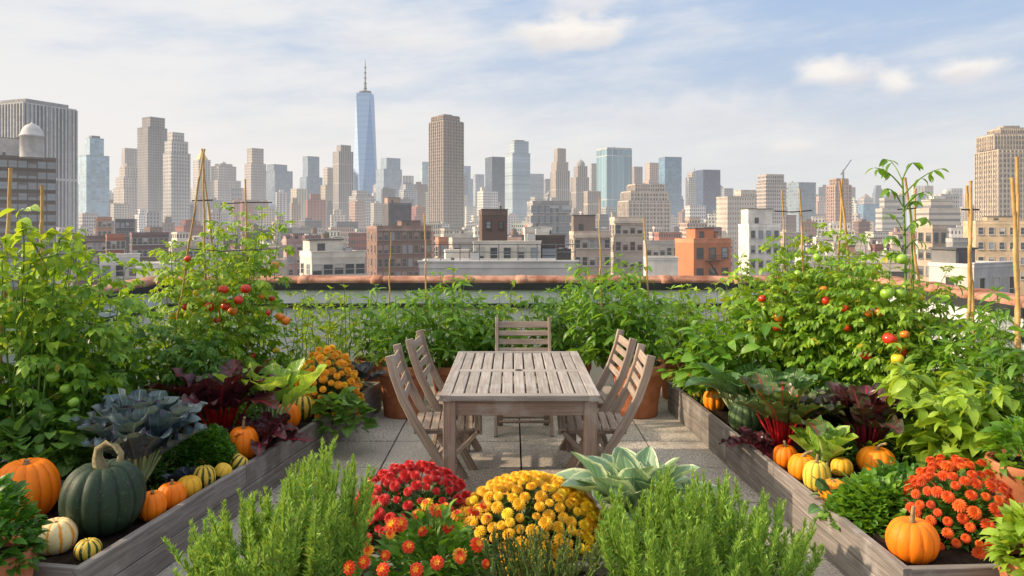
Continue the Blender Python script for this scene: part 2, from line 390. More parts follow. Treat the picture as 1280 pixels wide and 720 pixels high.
_fc = {}
def facade(wall, glass, bay=3.2, flo=3.6, wx=.55, wz=.6, gl_rough=.25, vary=.5):
    key = (tuple(wall), tuple(glass), round(bay, 2), round(flo, 2), wx, wz, gl_rough)
    if key in _fc: return _fc[key]
    m, nt, out = newmat('facade'); tc = N(nt, 'ShaderNodeTexCoord'); sep = N(nt, 'ShaderNodeSeparateXYZ'); L(nt, tc.outputs['UV'], sep.inputs[0])
    fx = MATH(nt, 'DIVIDE', sep.outputs[0], bay); fz = MATH(nt, 'DIVIDE', sep.outputs[1], flo)
    wxm = MATH(nt, 'LESS_THAN', MATH(nt, 'FRACT', fx), wx); wzm = MATH(nt, 'LESS_THAN', MATH(nt, 'FRACT', fz), wz)
    mask = MATH(nt, 'MULTIPLY', wxm, wzm)
    cmb = N(nt, 'ShaderNodeCombineXYZ'); L(nt, MATH(nt, 'FLOOR', fx), cmb.inputs[0]); L(nt, MATH(nt, 'FLOOR', fz), cmb.inputs[1])
    wn = N(nt, 'ShaderNodeTexWhiteNoise'); L(nt, cmb.outputs[0], wn.inputs[0])
    gc = MIX(nt, MATH(nt, 'MULTIPLY', wn.outputs['Value'], vary), glass, tuple(min(1, x*2.2+.05) for x in glass))
    nz = NOISE(nt, VSCALE(nt, tc.outputs['Object'], (1, 1, .3)), .06, 4)
    wc = MIX(nt, SMOOTH(nt, nz, .35, .65), tuple(x*.82 for x in wall), tuple(min(1, x*1.1) for x in wall))
    c = MIX(nt, mask, wc, gc)
    rg = MATH(nt, 'SUBTRACT', .85, MATH(nt, 'MULTIPLY', mask, .85-gl_rough))
    b = PRIN(nt, None, c, rg, .5)
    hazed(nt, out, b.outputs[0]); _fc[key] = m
    return m
_ph = {}
def citymat(c, rough=.85, brick=False, sc=.3):
    key = (tuple(c), rough, brick)
    if key in _ph: return _ph[key]
    m, nt, out = newmat('city_surface'); tc = N(nt, 'ShaderNodeTexCoord')
    nz = NOISE(nt, tc.outputs['Object'], sc, 5)
    cc = MIX(nt, SMOOTH(nt, nz, .3, .7), tuple(x*.75 for x in c), tuple(min(1, x*1.15) for x in c))
    if brick:
        bt = N(nt, 'ShaderNodeTexBrick'); L(nt, tc.outputs['UV'], bt.inputs[0]); bt.inputs['Scale'].default_value = 1.6
        bt.inputs['Color1'].default_value = (*c, 1); bt.inputs['Color2'].default_value = (*[x*.78 for x in c], 1); bt.inputs['Mortar'].default_value = (*[x*.7+.04 for x in c], 1)
        cc = MIX(nt, .6, cc, bt.outputs[0])
    st = SMOOTH(nt, NOISE(nt, VSCALE(nt, tc.outputs['Object'], (1, 1, .12)), 1.3, 4), .5, .8)
    cc = MIX(nt, MATH(nt, 'MULTIPLY', st, .3), cc, tuple(x*.5 for x in c))
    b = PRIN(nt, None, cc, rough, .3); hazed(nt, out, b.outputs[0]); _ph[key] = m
    return m
# ------------------------------------------------------------------ city
GZ = -24.0
ROOF = citymat((.22, .21, .2)); ROOFW = citymat((.5, .49, .47)); ROOFD = citymat((.10, .10, .10)); STEEL = citymat((.16, .17, .18), .5)
landmarks = []
def foot(x0, x1, Y, rz, ratio):
    az = math.atan(((x0+x1)/2-CX)/FPX); Wp = (x1-x0)/FPX*Y*math.cos(az); a = abs(rz)
    w = Wp/(math.cos(a)+ratio*math.sin(a)); return w, w*ratio, ((x0+x1)/2-CX)/FPX*Y
def zt(py, Y): return CAM_H+(HZ-py)/FPX*Y

def tower(label, name, Y, tiers, wall, glass, bay=3.5, flo=3.8, wx=.55, wz=.6, rz=.45, ratio=.8, top=(), lm=None, gr=.3, piers=0, roofc=None, group=None, bands=0):
    w0, d0, X = foot(*tiers[0][:2], Y, rz, ratio); rw = rz-math.atan(X/Y)
    root = thing(name, label, 'skyscraper' if zt(tiers[-1][2], Y) > 60 else 'building', (X, Y+d0/2, 0), rw, group)
    if sum(wall)/3 > .24 and wx <= .65: glass = tuple(g*.35 for g in glass); wall = tuple(min(.8, c_*1.08) for c_ in wall)
    if abs(piers) > 4: wx = .8
    m = facade(wall, glass, bay/FPX*Y, flo, wx, wz, gr)
    wm = citymat(wall)
    zb = GZ
    for i, t in enumerate(tiers):
        w, d, Xi = foot(t[0], t[1], Y, rz, ratio); z1 = zt(t[2], Y); dx = Xi-X
        lx, ly = dx*math.cos(rw), -dx*math.sin(rw)
        if i: w = min(w, w_prev-.6); d = min(d, d_prev-.6)
        p = [box((lx, ly, zb), (w, d, z1-zb))]
        o = build('tower_body' if i == 0 else 'upper_tier', p, [m], root, smooth=False)
        # cornice and roof deck, each its own mesh
        c = max(.5, .004*(z1-GZ))
        pr = [box((lx, ly, z1), (w+c*.6, d+c*.6, c*1.6))]
        build('cornice' if i == 0 else 'tier_cornice', pr, [wm], root, smooth=False)
        build('roof_deck', box((lx, ly, z1+c*1.6), (w-c, d-c, .3)), [roofc or ROOF], root, smooth=False)
        if piers and (i == 0 or piers > 0):
            n = abs(piers); pp = []
            for k in range(n+1):
                x = lx-w/2+w*k/n; pp.append(box((x, ly-d/2-.25, zb), (w/n*.28, .8, z1-zb)))
            n2 = max(2, int(n*ratio))
            for k in range(n2+1):
                y = ly-d/2+d*k/n2; pp += [box((lx-w/2-.25, y, zb), (.8, d/n2*.28, z1-zb)), box((lx+w/2+.25, y, zb), (.8, d/n2*.28, z1-zb))]
            build('facade_piers', pp, [wm], root, smooth=False)
        zb = z1+c*1.6+.3; w_prev, d_prev = w, d
    for t in top:
        k = t[0]
        if k == 'mech':
            s = t[1]; hh = t[2]/FPX*Y; ox = (t[3] if len(t) > 3 else 0)*w
            build('mechanical_box', box((lx+ox, ly, zb), (w*s, d*s, hh)), [STEEL if len(t) < 5 else citymat(t[4])], root, smooth=False)
        elif k == 'pyr':
            hh = t[1]/FPX*Y; s = t[2]; a = w*s/2; b = d*s/2
            build('pyramid_roof', pk(*pyr(lx, ly, zb, a, b, hh)), [citymat(t[3], .5)], root, smooth=False)
        elif k == 'dome':
            r = w*t[2]/2; hh = t[1]/FPX*Y
            p = lathe([(r, 0), (r*1.02, hh*.35), (r*.9, hh*.55), (r*.6, hh*.82), (r*.12, hh*.97), (.01, hh*1.2)], 16)
            build('dome', (p[0]+np.array((lx, ly, zb)), p[1], p[2], 0), [citymat(t[3], .6)], root)
        elif k == 'mast':
            hh = t[1]/FPX*Y; r = Y*.0006
            build('mast', tube([(lx, ly, zb), (lx, ly, zb+hh*.5), (lx, ly, zb+hh)], [r, r*.7, r*.3], 6), [STEEL], root)
        elif k == 'fins':
            n = t[1]; hh = t[2]/FPX*Y
            build('roof_crown', [box((lx+w*(j/(n-1)-.5)*.92, ly-d*.46, zb), (w/n*.5, 1, hh)) for j in range(n)]+[box((lx-w*.46, ly+d*(j/(n-1)-.5)*.9, zb), (1, d/n*.5, hh)) for j in range(n)], [wm], root, smooth=False)
    if lm: landmarks.append((lm, (tiers[0][0]+tiers[0][1])/2, Y))
    return root
def pyr(lx, ly, z, a, b, h):
    c = [(lx-a, ly-b, z), (lx+a, ly-b, z), (lx+a, ly+b, z), (lx-a, ly+b, z)]; t = np.array((lx, ly, z+h)); V = []; F = []
    for i in range(4):
        p, q = np.array(c[i]), np.array(c[(i+1) % 4]); k = len(V); V += [p, q, (q*.02+t*.98), (p*.02+t*.98)]; F.append((k, k+1, k+2, k+3))
    return V, F

TAN = (.42, .36, .30); GREYT = (.33, .31, .30); BEI = (.5, .45, .39); PAL = (.55, .53, .5); BRN = (.30, .22, .17); DGL = (.05, .06, .08)
BG = (.16, .24, .32); LG = (.34, .42, .48); DB = (.035, .055, .10); TEAL = (.12, .22, .26)
S = 'skyscraper'
tower('broad grey office slab with pale vertical fins and flat roof box, far left', S, 560, [(-30, 81, 131)], (.50, .49, .48), (.03, .04, .06), 4.4, 60, .97, .97, rz=.62, ratio=.8, top=(('mech', .8, 5, 0, (.3, .3, .3)),), lm='the broad white-finned slab', piers=14)
tower('pale blue stepped glass tower right of the finned office slab', S, 900, [(92, 131, 195), (100, 124, 173)], (.38, .46, .5), (.20, .32, .40), 6, 3.6, .8, .8, rz=.4, gr=.15, top=(('mech', .6, 3),), lm='the pale blue glass tower')
tower('old stone wedding-cake tower with many small setbacks, left of the tall flat grey tower', S, 1250, [(133, 192, 262), (133, 178, 236), (136, 170, 222), (141, 164, 208)], (.50, .44, .38), (.16, .15, .15), 3.6, 4.5, .42, .55, rz=.5, top=(('mech', .55, 4, 0, TAN),), lm='the stone wedding-cake tower')
tower('plain tan slab peeping out behind the stone wedding-cake tower', S, 1700, [(149, 169, 186)], (.40, .36, .33), (.2, .19, .19), 3, 4, .5, .5, rz=.3)
tower('tall dark grey flat-topped tower with a recessed square crown', S, 1150, [(166, 204, 160), (172, 201, 147)], (.27, .255, .25), (.15, .15, .16), 3.2, 4, .6, .5, rz=.55, ratio=.9, lm='the tall dark grey tower')
tower('pale grey tower with clipped stepped shoulders, just right of the tall dark grey tower', S, 1050, [(199, 234, 192), (201, 231, 177), (205, 226, 166)], (.43, .41, .39), (.17, .17, .18), 3.6, 5, .45, .6, rz=.5, lm='the clipped-shouldered tower')
tower('slim stone tower under a small gold pyramid roof', S, 1500, [(233, 262, 236), (238, 260, 200)], (.48, .44, .40), (.22, .21, .2), 3.2, 5, .5, .55, rz=.5, top=(('pyr', 13, .75, (.75, .50, .08)),), lm='the gold-roofed tower')
tower('wide stone tower with a little lantern on its stepped top, right of the gold roof', S, 1500, [(255, 297, 226), (259, 291, 208)], (.44, .40, .37), (.2, .2, .2), 3.4, 5, .5, .5, rz=.5, top=(('dome', 6, .3, (.3, .3, .3)), ('mech', .7, 3, 0, (.38, .35, .33))), lm='the lantern-topped tower')
tower('slim tan tower with narrow top between the lantern tower and the blue double tower', S, 1400, [(303, 330, 205), (306, 327, 186)], (.40, .36, .33), (.2, .19, .19), 3.2, 5, .5, .5, rz=.5)
tower('dark blue glass double tower with one half lower than the other', S, 1600, [(328, 363, 214), (330, 356, 206)], (.20, .24, .28), (.12, .18, .24), 4, 4, .7, .8, rz=.6, gr=.15, lm='the blue double tower')
tower('slate blue glass tower with narrowing crown left of the spire tower', S, 1500, [(372, 401, 222), (376, 397, 196)], (.23, .28, .33), (.12, .18, .25), 5, 4, .75, .7, rz=.5, gr=.15, lm='the slate blue tower')
tower('tan stone tower against the left flank of a taller grey-brown one', S, 1350, [(399, 420, 232), (403, 419, 210)], (.46, .39, .32), (.22, .2, .18), 3, 5, .4, .6, rz=.5)
tower('grey-brown stone tower with stepped square top, just left of the spire tower', S, 1200, [(414, 440, 190), (419, 437, 182)], (.36, .33, .31), (.2, .19, .19), 3, 30, .5, .95, rz=.5, lm='the grey-brown stone tower')
tower('broad pale stone block at the foot of the spire tower', S, 1100, [(434, 464, 246), (438, 459, 239)], (.46, .44, .42), (.2, .2, .2), 3, 4.5, .5, .6, rz=.5)
tower('blue-grey glass tower with two roof heights, right of the spire tower', S, 1700, [(468, 501, 212), (474, 499, 198)], (.26, .32, .37), (.15, .22, .28), 4, 4, .7, .7, rz=.5, gr=.15)
tower('low pale grey tower left of the ribbed brown tower', S, 1500, [(498, 521, 238), (502, 518, 231)], (.38, .40, .42), (.2, .22, .25), 3.5, 4, .6, .6, rz=.4)
tower('thin pale glass tower half hidden behind the ribbed brown tower, on its left', S, 1900, [(524, 540, 203)], (.4, .46, .5), (.24, .34, .40), 4, 4, .7, .7, rz=.3, gr=.15)
tower('tall ribbed brown residential tower with balcony stripes, nearest and darkest of the skyline centre', S, 820, [(535, 578, 152), (538, 573, 145)], (.31, .255, .21), (.08, .07, .065), 3.1, 3.4, .45, .55, rz=.62, ratio=1.0, piers=7, top=(('mech', .5, 2, 0, (.25, .21, .18)),), lm='the ribbed brown tower')
tower('pale blue-grey glass tower with a sloped narrow crown, right of the ribbed brown tower', S, 1800, [(574, 591, 224), (577, 588, 208)], (.3, .36, .42), (.18, .26, .33), 4, 4, .7, .7, rz=.4, gr=.15)
tower('low white block with small windows below the dark navy slab', 'office_block', 1100, [(596, 622, 240)], (.62, .60, .57), (.25, .26, .28), 3, 4, .5, .5, rz=.5, top=(('mech', .3, 5, -.3, PAL),))
tower('flat-topped dark navy glass slab left of the tallest pale glass tower', S, 1400, [(606, 638, 197)], (.07, .09, .12), DB, 3.5, 4, .8, .8, rz=.45, gr=.2, lm='the dark navy slab')
tower('tallest pale blue-grey glass tower of the centre, its face finely banded', S, 1150, [(631, 663, 192), (635, 661, 177)], (.37, .42, .45), (.22, .30, .36), 60, 4.4, .97, .55, rz=.5, gr=.15, top=(('mech', .6, 1.5),), lm='the tall pale banded tower')
tower('squat grey glass office block touching the tall pale banded tower', S, 1500, [(658, 680, 218)], (.33, .36, .38), (.2, .25, .3), 50, 4.4, .97, .5, rz=.3, gr=.2)
tower('thin dark block in the gap left of the art deco tower', S, 1900, [(680, 689, 224)], (.27, .28, .3), (.18, .2, .22), 3, 4, .6, .6, rz=.3)
tower('tan art deco tower with tapering setbacks right of the tall pale banded tower', S, 1200, [(688, 713, 214), (690, 711, 203), (693, 708, 186)], (.46, .39, .33), (.22, .2, .18), 2.8, 40, .45, .96, rz=.5, lm='the tan art deco tower')
tower('tan tower with a rounded dark cap right of the art deco tower', S, 1300, [(714, 737, 222), (718, 735, 208)], (.42, .36, .31), (.2, .18, .17), 2.8, 40, .5, .96, rz=.5, top=(('dome', 8, .8, (.3, .29, .28)),))
tower('very thin tan tower squeezed beside the big teal tower', S, 1500, [(738, 747, 205)], (.44, .37, .31), (.2, .18, .16), 2.6, 4, .5, .6, rz=.3)
tower('low tan block with vertical ribs at the foot of the big teal tower', 'office_block', 900, [(730, 752, 240)], (.47, .40, .34), (.2, .18, .16), 2.6, 50, .5, .96, rz=.4)
tower('big square teal glass tower with a pale rim, widest glass tower of the centre', S, 1050, [(747, 792, 187)], (.42, .48, .50), (.13, .23, .28), 8, 60, .86, .97, rz=.5, gr=.08, top=(('mech', .97, 1.5, 0, (.42, .46, .47)), ('mast', 5)), lm='the big teal tower')
tower('dull brown tower right behind the big teal tower', S, 1600, [(790, 804, 209)], (.3, .25, .23), (.16, .14, .14), 3, 4, .5, .6, rz=.4)
tower('pinkish tan tower with a setback left of the flat blue tower', S, 1400, [(805, 829, 226), (808, 826, 204)], (.50, .37, .31), (.25, .2, .18), 3, 4, .5, .6, rz=.5)
tower('plain flat-topped blue glass tower with pinkish tower on its left', S, 1250, [(825, 854, 197)], (.16, .26, .34), (.08, .17, .25), 5, 4, .85, .85, rz=.45, gr=.12, lm='the flat blue tower')
tower('broad tan apartment tower with stepped shoulders in front of the big teal tower', 'apartment_tower', 620, [(775, 841, 252), (779, 838, 240), (787, 834, 231)], (.50, .43, .36), (.15, .14, .14), 3.0, 3.3, .42, .6, rz=.38, ratio=.7, piers=12, lm='the broad tan apartment tower')
tower('slim cream tower left of the dark blue cube-topped tower', S, 1400, [(858, 874, 222)], (.5, .46, .41), (.28, .26, .25), 3, 4, .5, .5, rz=.4)
tower('solid dark blue glass tower standing alone right of centre', S, 1150, [(872, 903, 213)], (.06, .09, .14), (.03, .06, .12), 3.5, 4, .8, .8, rz=.5, gr=.2, lm='the lone dark blue tower')
tower('low white gridded block at the foot of the lone dark blue tower', 'office_block', 850, [(858, 884, 258)], (.62, .60, .58), (.22, .25, .28), 2.6, 4, .55, .55, rz=.4)
tower('beige stepped block with a blank grey front, right of the lone dark blue tower', 'office_block', 560, [(899, 948, 247), (922, 950, 239)], (.50, .44, .37), (.26, .24, .22), 3.4, 3.6, .35, .5, rz=.5, lm='the beige stepped block')
tower('small grey tower in the haze behind the beige stepped block', S, 1500, [(903, 918, 236)], (.33, .33, .34), (.2, .21, .23), 3, 4, .6, .6, rz=.4)
tower('tan and grey tower with stepped top, right of the beige stepped block', S, 760, [(949, 987, 229), (951, 984, 219)], (.46, .40, .36), (.14, .15, .17), 3, 3.8, .55, .6, rz=.55, lm='the tan and grey tower')
tower('small pink brick tower between the beige stepped block and the tan and grey tower', 'apartment_tower', 800, [(938, 957, 243)], (.50, .34, .27), (.25, .19, .17), 3, 3.6, .4, .5, rz=.5)
tower('grey-blue glass office tower with a curved-looking bright left flank, left of the crane tower', S, 900, [(988, 1024, 229)], (.27, .32, .35), (.12, .18, .23), 4, 4.2, .7, .7, rz=.7, gr=.15, lm='the grey-blue office tower')
tower('pinkish brown brick tower with a crane arm on its roof', S, 850, [(1037, 1068, 232), (1041, 1064, 224)], (.46, .30, .23), (.17, .13, .12), 3.2, 3.6, .45, .6, rz=.6, piers=5, lm='the crane tower')
tower('small cool blue glass block far off to the right of the crane tower', 'office_block', 1000, [(1076, 1104, 256)], (.18, .27, .36), (.10, .2, .3), 4, 4, .8, .8, rz=.4, gr=.12)
tower('grey terraced block with white bands behind the tall tomato shoot', 'apartment_tower', 520, [(1099, 1134, 262), (1104, 1130, 249)], (.50, .48, .45), (.18, .18, .18), 60, 3.6, .97, .45, rz=.4)
tower('dusty blue tower to the right of the tall tomato shoot', S, 1100, [(1143, 1162, 254), (1146, 1160, 243)], (.24, .29, .34), (.14, .2, .26), 4, 4, .7, .7, rz=.4)
tower('beige apartment block with pale terraces, left of the big tan tower at the right edge', 'apartment_tower', 430, [(1153, 1209, 262), (1160, 1200, 251)], (.52, .46, .39), (.16, .15, .15), 60, 3.4, .97, .42, rz=.5, top=(('mech', .5, 4, 0, PAL),))
tower('pale tower with a round rooftop drum behind the beige terraces', S, 640, [(1172, 1204, 244)], (.46, .43, .40), (.2, .2, .2), 3, 3.6, .5, .5, rz=.5, top=(('dome', 6, .45, (.5, .5, .5)),))
tower('massive tan apartment tower with two staggered heads at the right edge', 'apartment_tower', 500, [(1233, 1330, 188), (1236, 1308, 168), (1250, 1302, 160)], (.48, .40, .31), (.13, .12, .12), 3.4, 3.3, .5, .6, rz=.55, ratio=.8, piers=13, top=(('mech', .6, 3, 0, (.38, .33, .27)),), lm='the massive tan tower')
# crane on the crane tower
cx_, cy_, cz_ = at(1054, 222, 865)
cr = thing('tower_crane', 'thin construction crane with raised arm on the pinkish brown tower', 'crane', (cx_, cy_, cz_))
build('crane_mast', beam((0, 0, -8), (0, 0, 9), 1.5, 1.5), [STEEL], cr); build('crane_arm', beam((-3, 0, 3), (9, 0, 20), .9, .9), [STEEL], cr)
# spire tower
def spire_tower():
    Y = 2300; X = (456.5-CX)/FPX*Y; a = 13.4/FPX*Y*.93
    z1 = GZ; zb = 20; z2 = zt(121, Y)
    r = thing('skyscraper', 'tallest tower of the skyline, tapering blue glass facets under a long thin spire', 'skyscraper', (X, Y, 0), math.radians(38))
    gm, nt, out = newmat('mirror_glass'); tc = N(nt, 'ShaderNodeTexCoord'); sp = N(nt, 'ShaderNodeSeparateXYZ'); L(nt, tc.outputs['Object'], sp.inputs[0])
    ln = MATH(nt, 'LESS_THAN', MATH(nt, 'FRACT', MATH(nt, 'DIVIDE', sp.outputs[2], 16)), .12)
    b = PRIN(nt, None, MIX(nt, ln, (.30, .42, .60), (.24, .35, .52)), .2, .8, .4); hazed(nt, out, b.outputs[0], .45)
    B = [np.array(p+(0,)) for p in ((-a, -a), (a, -a), (a, a), (-a, a))]; T = [np.array(p+(0,)) for p in ((0, -a), (a, 0), (0, a), (-a, 0))]
    V = []; F = []
    def tri(p, q, s): k = len(V); V.extend([p, q, s, (np.array(p)+s)/2]); F.append((k, k+1, k+2, k+3))
    for i in range(4):
        b0 = B[i]+[0, 0, zb]; b1 = B[(i+1) % 4]+[0, 0, zb]; t0 = T[i]+[0, 0, z2]; t1 = T[(i-1) % 4]+[0, 0, z2]
        tri(b0, b1, t0); tri(b0, t0, t1)
    build('glass_shaft', pk(V, F), [gm], r, smooth=False)
    build('base_block', box((0, 0, z1), (2*a, 2*a, zb-z1)), [gm], r, smooth=False)
    build('roof_parapet', [xf(box((0, 0, z2), (a*1.36, a*1.36, 9)), rz=PI/4)], [gm], r, smooth=False)
    build('antenna_ring', lathe([(a*.3, z2+9), (a*.62, z2+12), (a*.62, z2+16), (a*.25, z2+17)], 20), [STEEL], r)
    h = 43/FPX*Y
    build('spire', tube([(0, 0, z2+9), (0, 0, z2+9+h*.3), (0, 0, z2+9+h*.31), (0, 0, z2+9+h*.7), (0, 0, z2+9+h)], [4.4, 3.6, 2.6, 1.7, .6], 8), [STEEL], r)
    build('spire_platforms', [lathe([(.5, z2+9+h*k), (6-3*k, z2+9+h*k), (6-3*k, z2+11+h*k), (.5, z2+11+h*k)], 10) for k in (.15, .3, .45, .6, .75)], [STEEL], r)
    landmarks.append(('the spire tower', 456, Y))
spire_tower()

# ---- nearer blocks with real windows
_wm = {}
def window_mesh(w, h, fr=(.5, .48, .44), gl=(.04, .05, .06), blind=0):
    key = (round(w, 2), round(h, 2), fr, gl, blind)
    if key in _wm: return _wm[key]
    t = .09
    p = [box((0, -.03, 0), (w+2*t, .12, t)), box((0, -.03, h+t), (w+2*t, .12, t)), box((-w/2-t/2, -.03, t), (t, .12, h)), box((w/2+t/2, -.03, t), (t, .12, h)),
         box((0, -.02, t+h*.5-.03), (w, .08, .06)), box((0, -.10, -.10), (w+.35, .26, .10))]
    g = box((0, -.005, t), (w, .03, h), mi=1)
    if blind: p.append(box((0, -.012, t+h*(1-blind)), (w-.02, .036, h*blind)))
    gm = ('g', gl)
    if gm not in _ph:
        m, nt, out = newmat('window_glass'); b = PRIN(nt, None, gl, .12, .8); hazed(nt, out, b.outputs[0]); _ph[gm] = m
    o = build('window', p+[g], [citymat(fr), _ph[gm]], None, smooth=False); me = o.data; bpy.data.objects.remove(o)
    _wm[key] = me; return me
hero_px = []
def block(label, x0, x1, yt, Y, wall, rz=.3, ratio=.8, rows=3, cols=5, ww=1.0, wh=1.7, flo=3.3, left=3, feats=(), brick=True, lm=None, name='low_building', fr=(.5, .48, .44), par=.7, roofc=None, off=.9, hero=True, cat='building', group=None):
    w, d, X = foot(x0, x1, Y, rz, ratio); z1 = zt(yt, Y)
    root = thing(name, label, cat, (X, Y+d/2, 0), rz-(.75*math.atan(X/Y) if Y > 65 else 0), group); wm = citymat(wall, .85, brick)
    build('wall', box((0, 0, GZ), (w, d, z1-GZ)), [wm], root, smooth=False)
    t = .3
    build('parapet', [box((0, -d/2+t/2-.04, z1), (w+.08, t, par)), box((0, d/2-t/2+.04, z1), (w+.08, t, par)), box((-w/2+t/2-.04, 0, z1), (t, d-2*t+.08, par)), box((w/2-t/2+.04, 0, z1), (t, d-2*t+.08, par)),
                      box((0, -d/2+t/2-.04, z1+par), (w+.24, t+.16, .1))], [citymat(tuple(min(1, c*1.12+.03) for c in wall), .85)], root, smooth=False)
    build('roof_deck', box((0, 0, z1), (w-2*t, d-2*t, .15)), [roofc or ROOF], root, smooth=False)
    gcol = (.20, .22, .24) if ww > 2 else (.04, .05, .06)
    mes = [window_mesh(ww, wh, fr, gcol, b_) for b_ in (0, 0, .35, .6, 0)]+[window_mesh(ww, wh, fr, (.22, .26, .30))]
    for r_ in range(rows):
        z = z1-off-wh-r_*flo
        for c in range(cols):
            o = bpy.data.objects.new('window', mes[rng.integers(6)]); col.objects.link(o); o.parent = root; o.location = (-w/2+w*(c+.5)/cols, -d/2, z)
        for c in range(left):
            o = bpy.data.objects.new('window', mes[rng.integers(6)]); col.objects.link(o); o.parent = root; o.location = (-w/2, -d/2+d*(c+.5)/left, z); o.rotation_euler = (0, 0, -PI/2)
    for f in feats:
        k = f[0]; fx, fy = f[1]*w/2, f[2]*d/2
        if k == 'bulk':
            c = f[6] if len(f) > 6 else wall
            b = build('bulkhead', box((fx, fy, z1+.15), f[3:6]), [citymat(c, .85, brick)], root, smooth=False)
            build('bulkhead_roof', box((fx, fy, z1+.15+f[5]), (f[3]+.3, f[4]+.3, .15)), [ROOFD], b, smooth=False)
            build('door', box((fx-f[3]*.15, fy-f[4]/2-.04, z1+.16), (.9, .1, min(2.0, f[5]*.8))), [ROOFD], b, smooth=False)
        elif k == 'tank':
            s = f[3]; zz = z1+.15; tk = build('water_tank', [lathe([(s, zz+s*1.2), (s*1.0, zz+s*3)], 16)], [citymat((.22, .16, .12), .9)], root, smooth=True)
            tk.location = (fx, fy, 0)
            build('tank_roof', lathe([(s*1.12, zz+s*3), (.02, zz+s*3.7)], 16), [ROOFD], tk)
            build('tank_floor', lathe([(.02, zz+s*1.15), (s*1.05, zz+s*1.15), (s*1.05, zz+s*1.25)], 16), [ROOFD], tk)
            build('tank_legs', [beam((a*s*.7, b*s*.7, zz), (a*s*.7, b*s*.7, zz+s*1.2), .15, .15) for a in (-1, 1) for b in (-1, 1)], [STEEL], tk)
        elif k == 'chim': build('chimney', [box((fx, fy, z1+.15), (.8, .8, f[3])), box((fx, fy, z1+.15+f[3]), (1.0, 1.0, .15))], [citymat(wall, .85, True)], root, smooth=False)
        elif k == 'ac': 
            a = build('air_unit', box((fx, fy, z1+.35), (f[3], f[3]*.8, f[3]*.8)), [citymat(f[4] if len(f) > 4 else (.45, .45, .45), .5)], root, smooth=False)
            build('fan', lathe([(f[3]*.3, z1+.35+f[3]*.8), (f[3]*.3, z1+.42+f[3]*.8), (.01, z1+.42+f[3]*.8)], 12), [ROOFD], a); a.children[0].location = (fx, fy, 0)
        elif k == 'vent': build('vent_pipe', tube([(fx, fy, z1), (fx, fy, z1+f[3]), (fx, fy, z1+f[3]+.01)], [.12, .12, .2], 8), [STEEL], root)
        elif k == 'rail':
            p = [beam((-w/2+.1, -d/2+.1, z1+par+.1+h_), (w/2-.1, -d/2+.1, z1+par+.1+h_), .05, .05) for h_ in (.5, .95)]
            p += [beam((-w/2+.1+(w-.2)*q/8, -d/2+.1, z1+par+.1), (-w/2+.1+(w-.2)*q/8, -d/2+.1, z1+par+1.1), .05, .05) for q in range(9)]
            build('railing', p, [STEEL], root, smooth=False)
        elif k == 'arches':
            pass
        elif k == 'escape':
            fe = []
            for q in range(4):
                z = z1-2.9-q*3.3; fe += [box((fx, -d/2-.6, z), (3.0, 1.1, .08))]+[beam((fx-1.5+3.0*s/6, -d/2-1.13, z+.08), (fx-1.5+3.0*s/6, -d/2-1.13, z+.95), .04, .04) for s in range(7)]+[beam((fx-1.5, -d/2-1.13, z+.95), (fx+1.5, -d/2-1.13, z+.95), .05, .05), beam((fx-1.2, -d/2-.8, z), (fx+1.2, -d/2-.8, z-3.2), .35, .06)]
            build('fire_escape', fe, [citymat((.05, .05, .05))], root, smooth=False)
        elif k == 'cornice':
            build('cornice', [box((0, -d/2-.25, z1-.45), (w+.5, .5, .4))]+[box((-w/2+w*(q+.5)/16, -d/2-.15, z1-.8), (.25, .3, .35)) for q in range(16)], [citymat(f[3])], root, smooth=False)
    if lm: landmarks.append((lm, (x0+x1)/2, Y))
    if hero: hero_px.append((x0, x1, Y))
    return root
OR = (.55, .21, .10); RB = (.36, .13, .085); DBR = (.13, .085, .07); WH = (.66, .64, .60); CRM = (.55, .49, .41); MB = (.24, .15, .12)
block('orange brick house with bright left wall, fire escape and two brick roof boxes', 848, 919, 304, 125, OR, rz=.55, ratio=.75, rows=3, cols=3, left=0, ww=1.1, wh=1.5, feats=(('bulk', -.1, .1, 3.6, 2.6, 2.2, OR), ('bulk', .62, .3, 1.6, 1.4, 1.6, OR), ('escape', .0, 0)), lm='the orange brick house', fr=(.12, .12, .12))
block('white house with rows of dark windows and cream roof box, right of the orange house', 928, 980, 284, 170, WH, rz=.35, rows=5, cols=4, left=0, ww=.9, wh=1.5, brick=False, feats=(('bulk', -.1, .2, 5.6, 4, 3.9, WH),), lm='the white house', fr=(.3, .3, .3))
block('beige stone front with a taller right wing and arched upper windows', 764, 806, 276, 150, CRM, rz=.2, rows=5, cols=4, left=2, ww=.95, wh=1.7, feats=(('chim', -.8, .5, 1.4), ('cornice', 0, 0, CRM)), lm='the tall beige front')
block('lower beige stone front with a dark roof hut, left of the taller beige front', 713, 765, 294, 145, (.45, .38, .32), rz=.15, rows=4, cols=5, left=2, ww=.95, wh=1.6, feats=(('bulk', -.35, .1, 4.2, 3, 3.6, (.25, .2, .18)), ('ac', .5, 0, 1.2), ('cornice', 0, 0, CRM)), lm='the lower beige front')
block('dark brown brick roof tower rising behind a long cream wall', 598, 634, 269, 96, DBR, rz=.15, ratio=.9, rows=1, cols=2, left=0, ww=.5, wh=.8, feats=(('vent', .6, 0, 1.2),), lm='the dark roof tower', fr=(.08, .06, .05))
block('long cream one-storey roof house right under the dark brown roof tower', 590, 676, 305, 84, (.6, .56, .49), rz=.06, ratio=.4, rows=1, cols=5, left=0, ww=.75, wh=1.5, brick=False, feats=(('vent', .5, 0, 1.0), ('ac', .75, 0, .9)), par=.25, lm='the long cream roof house', off=.5)
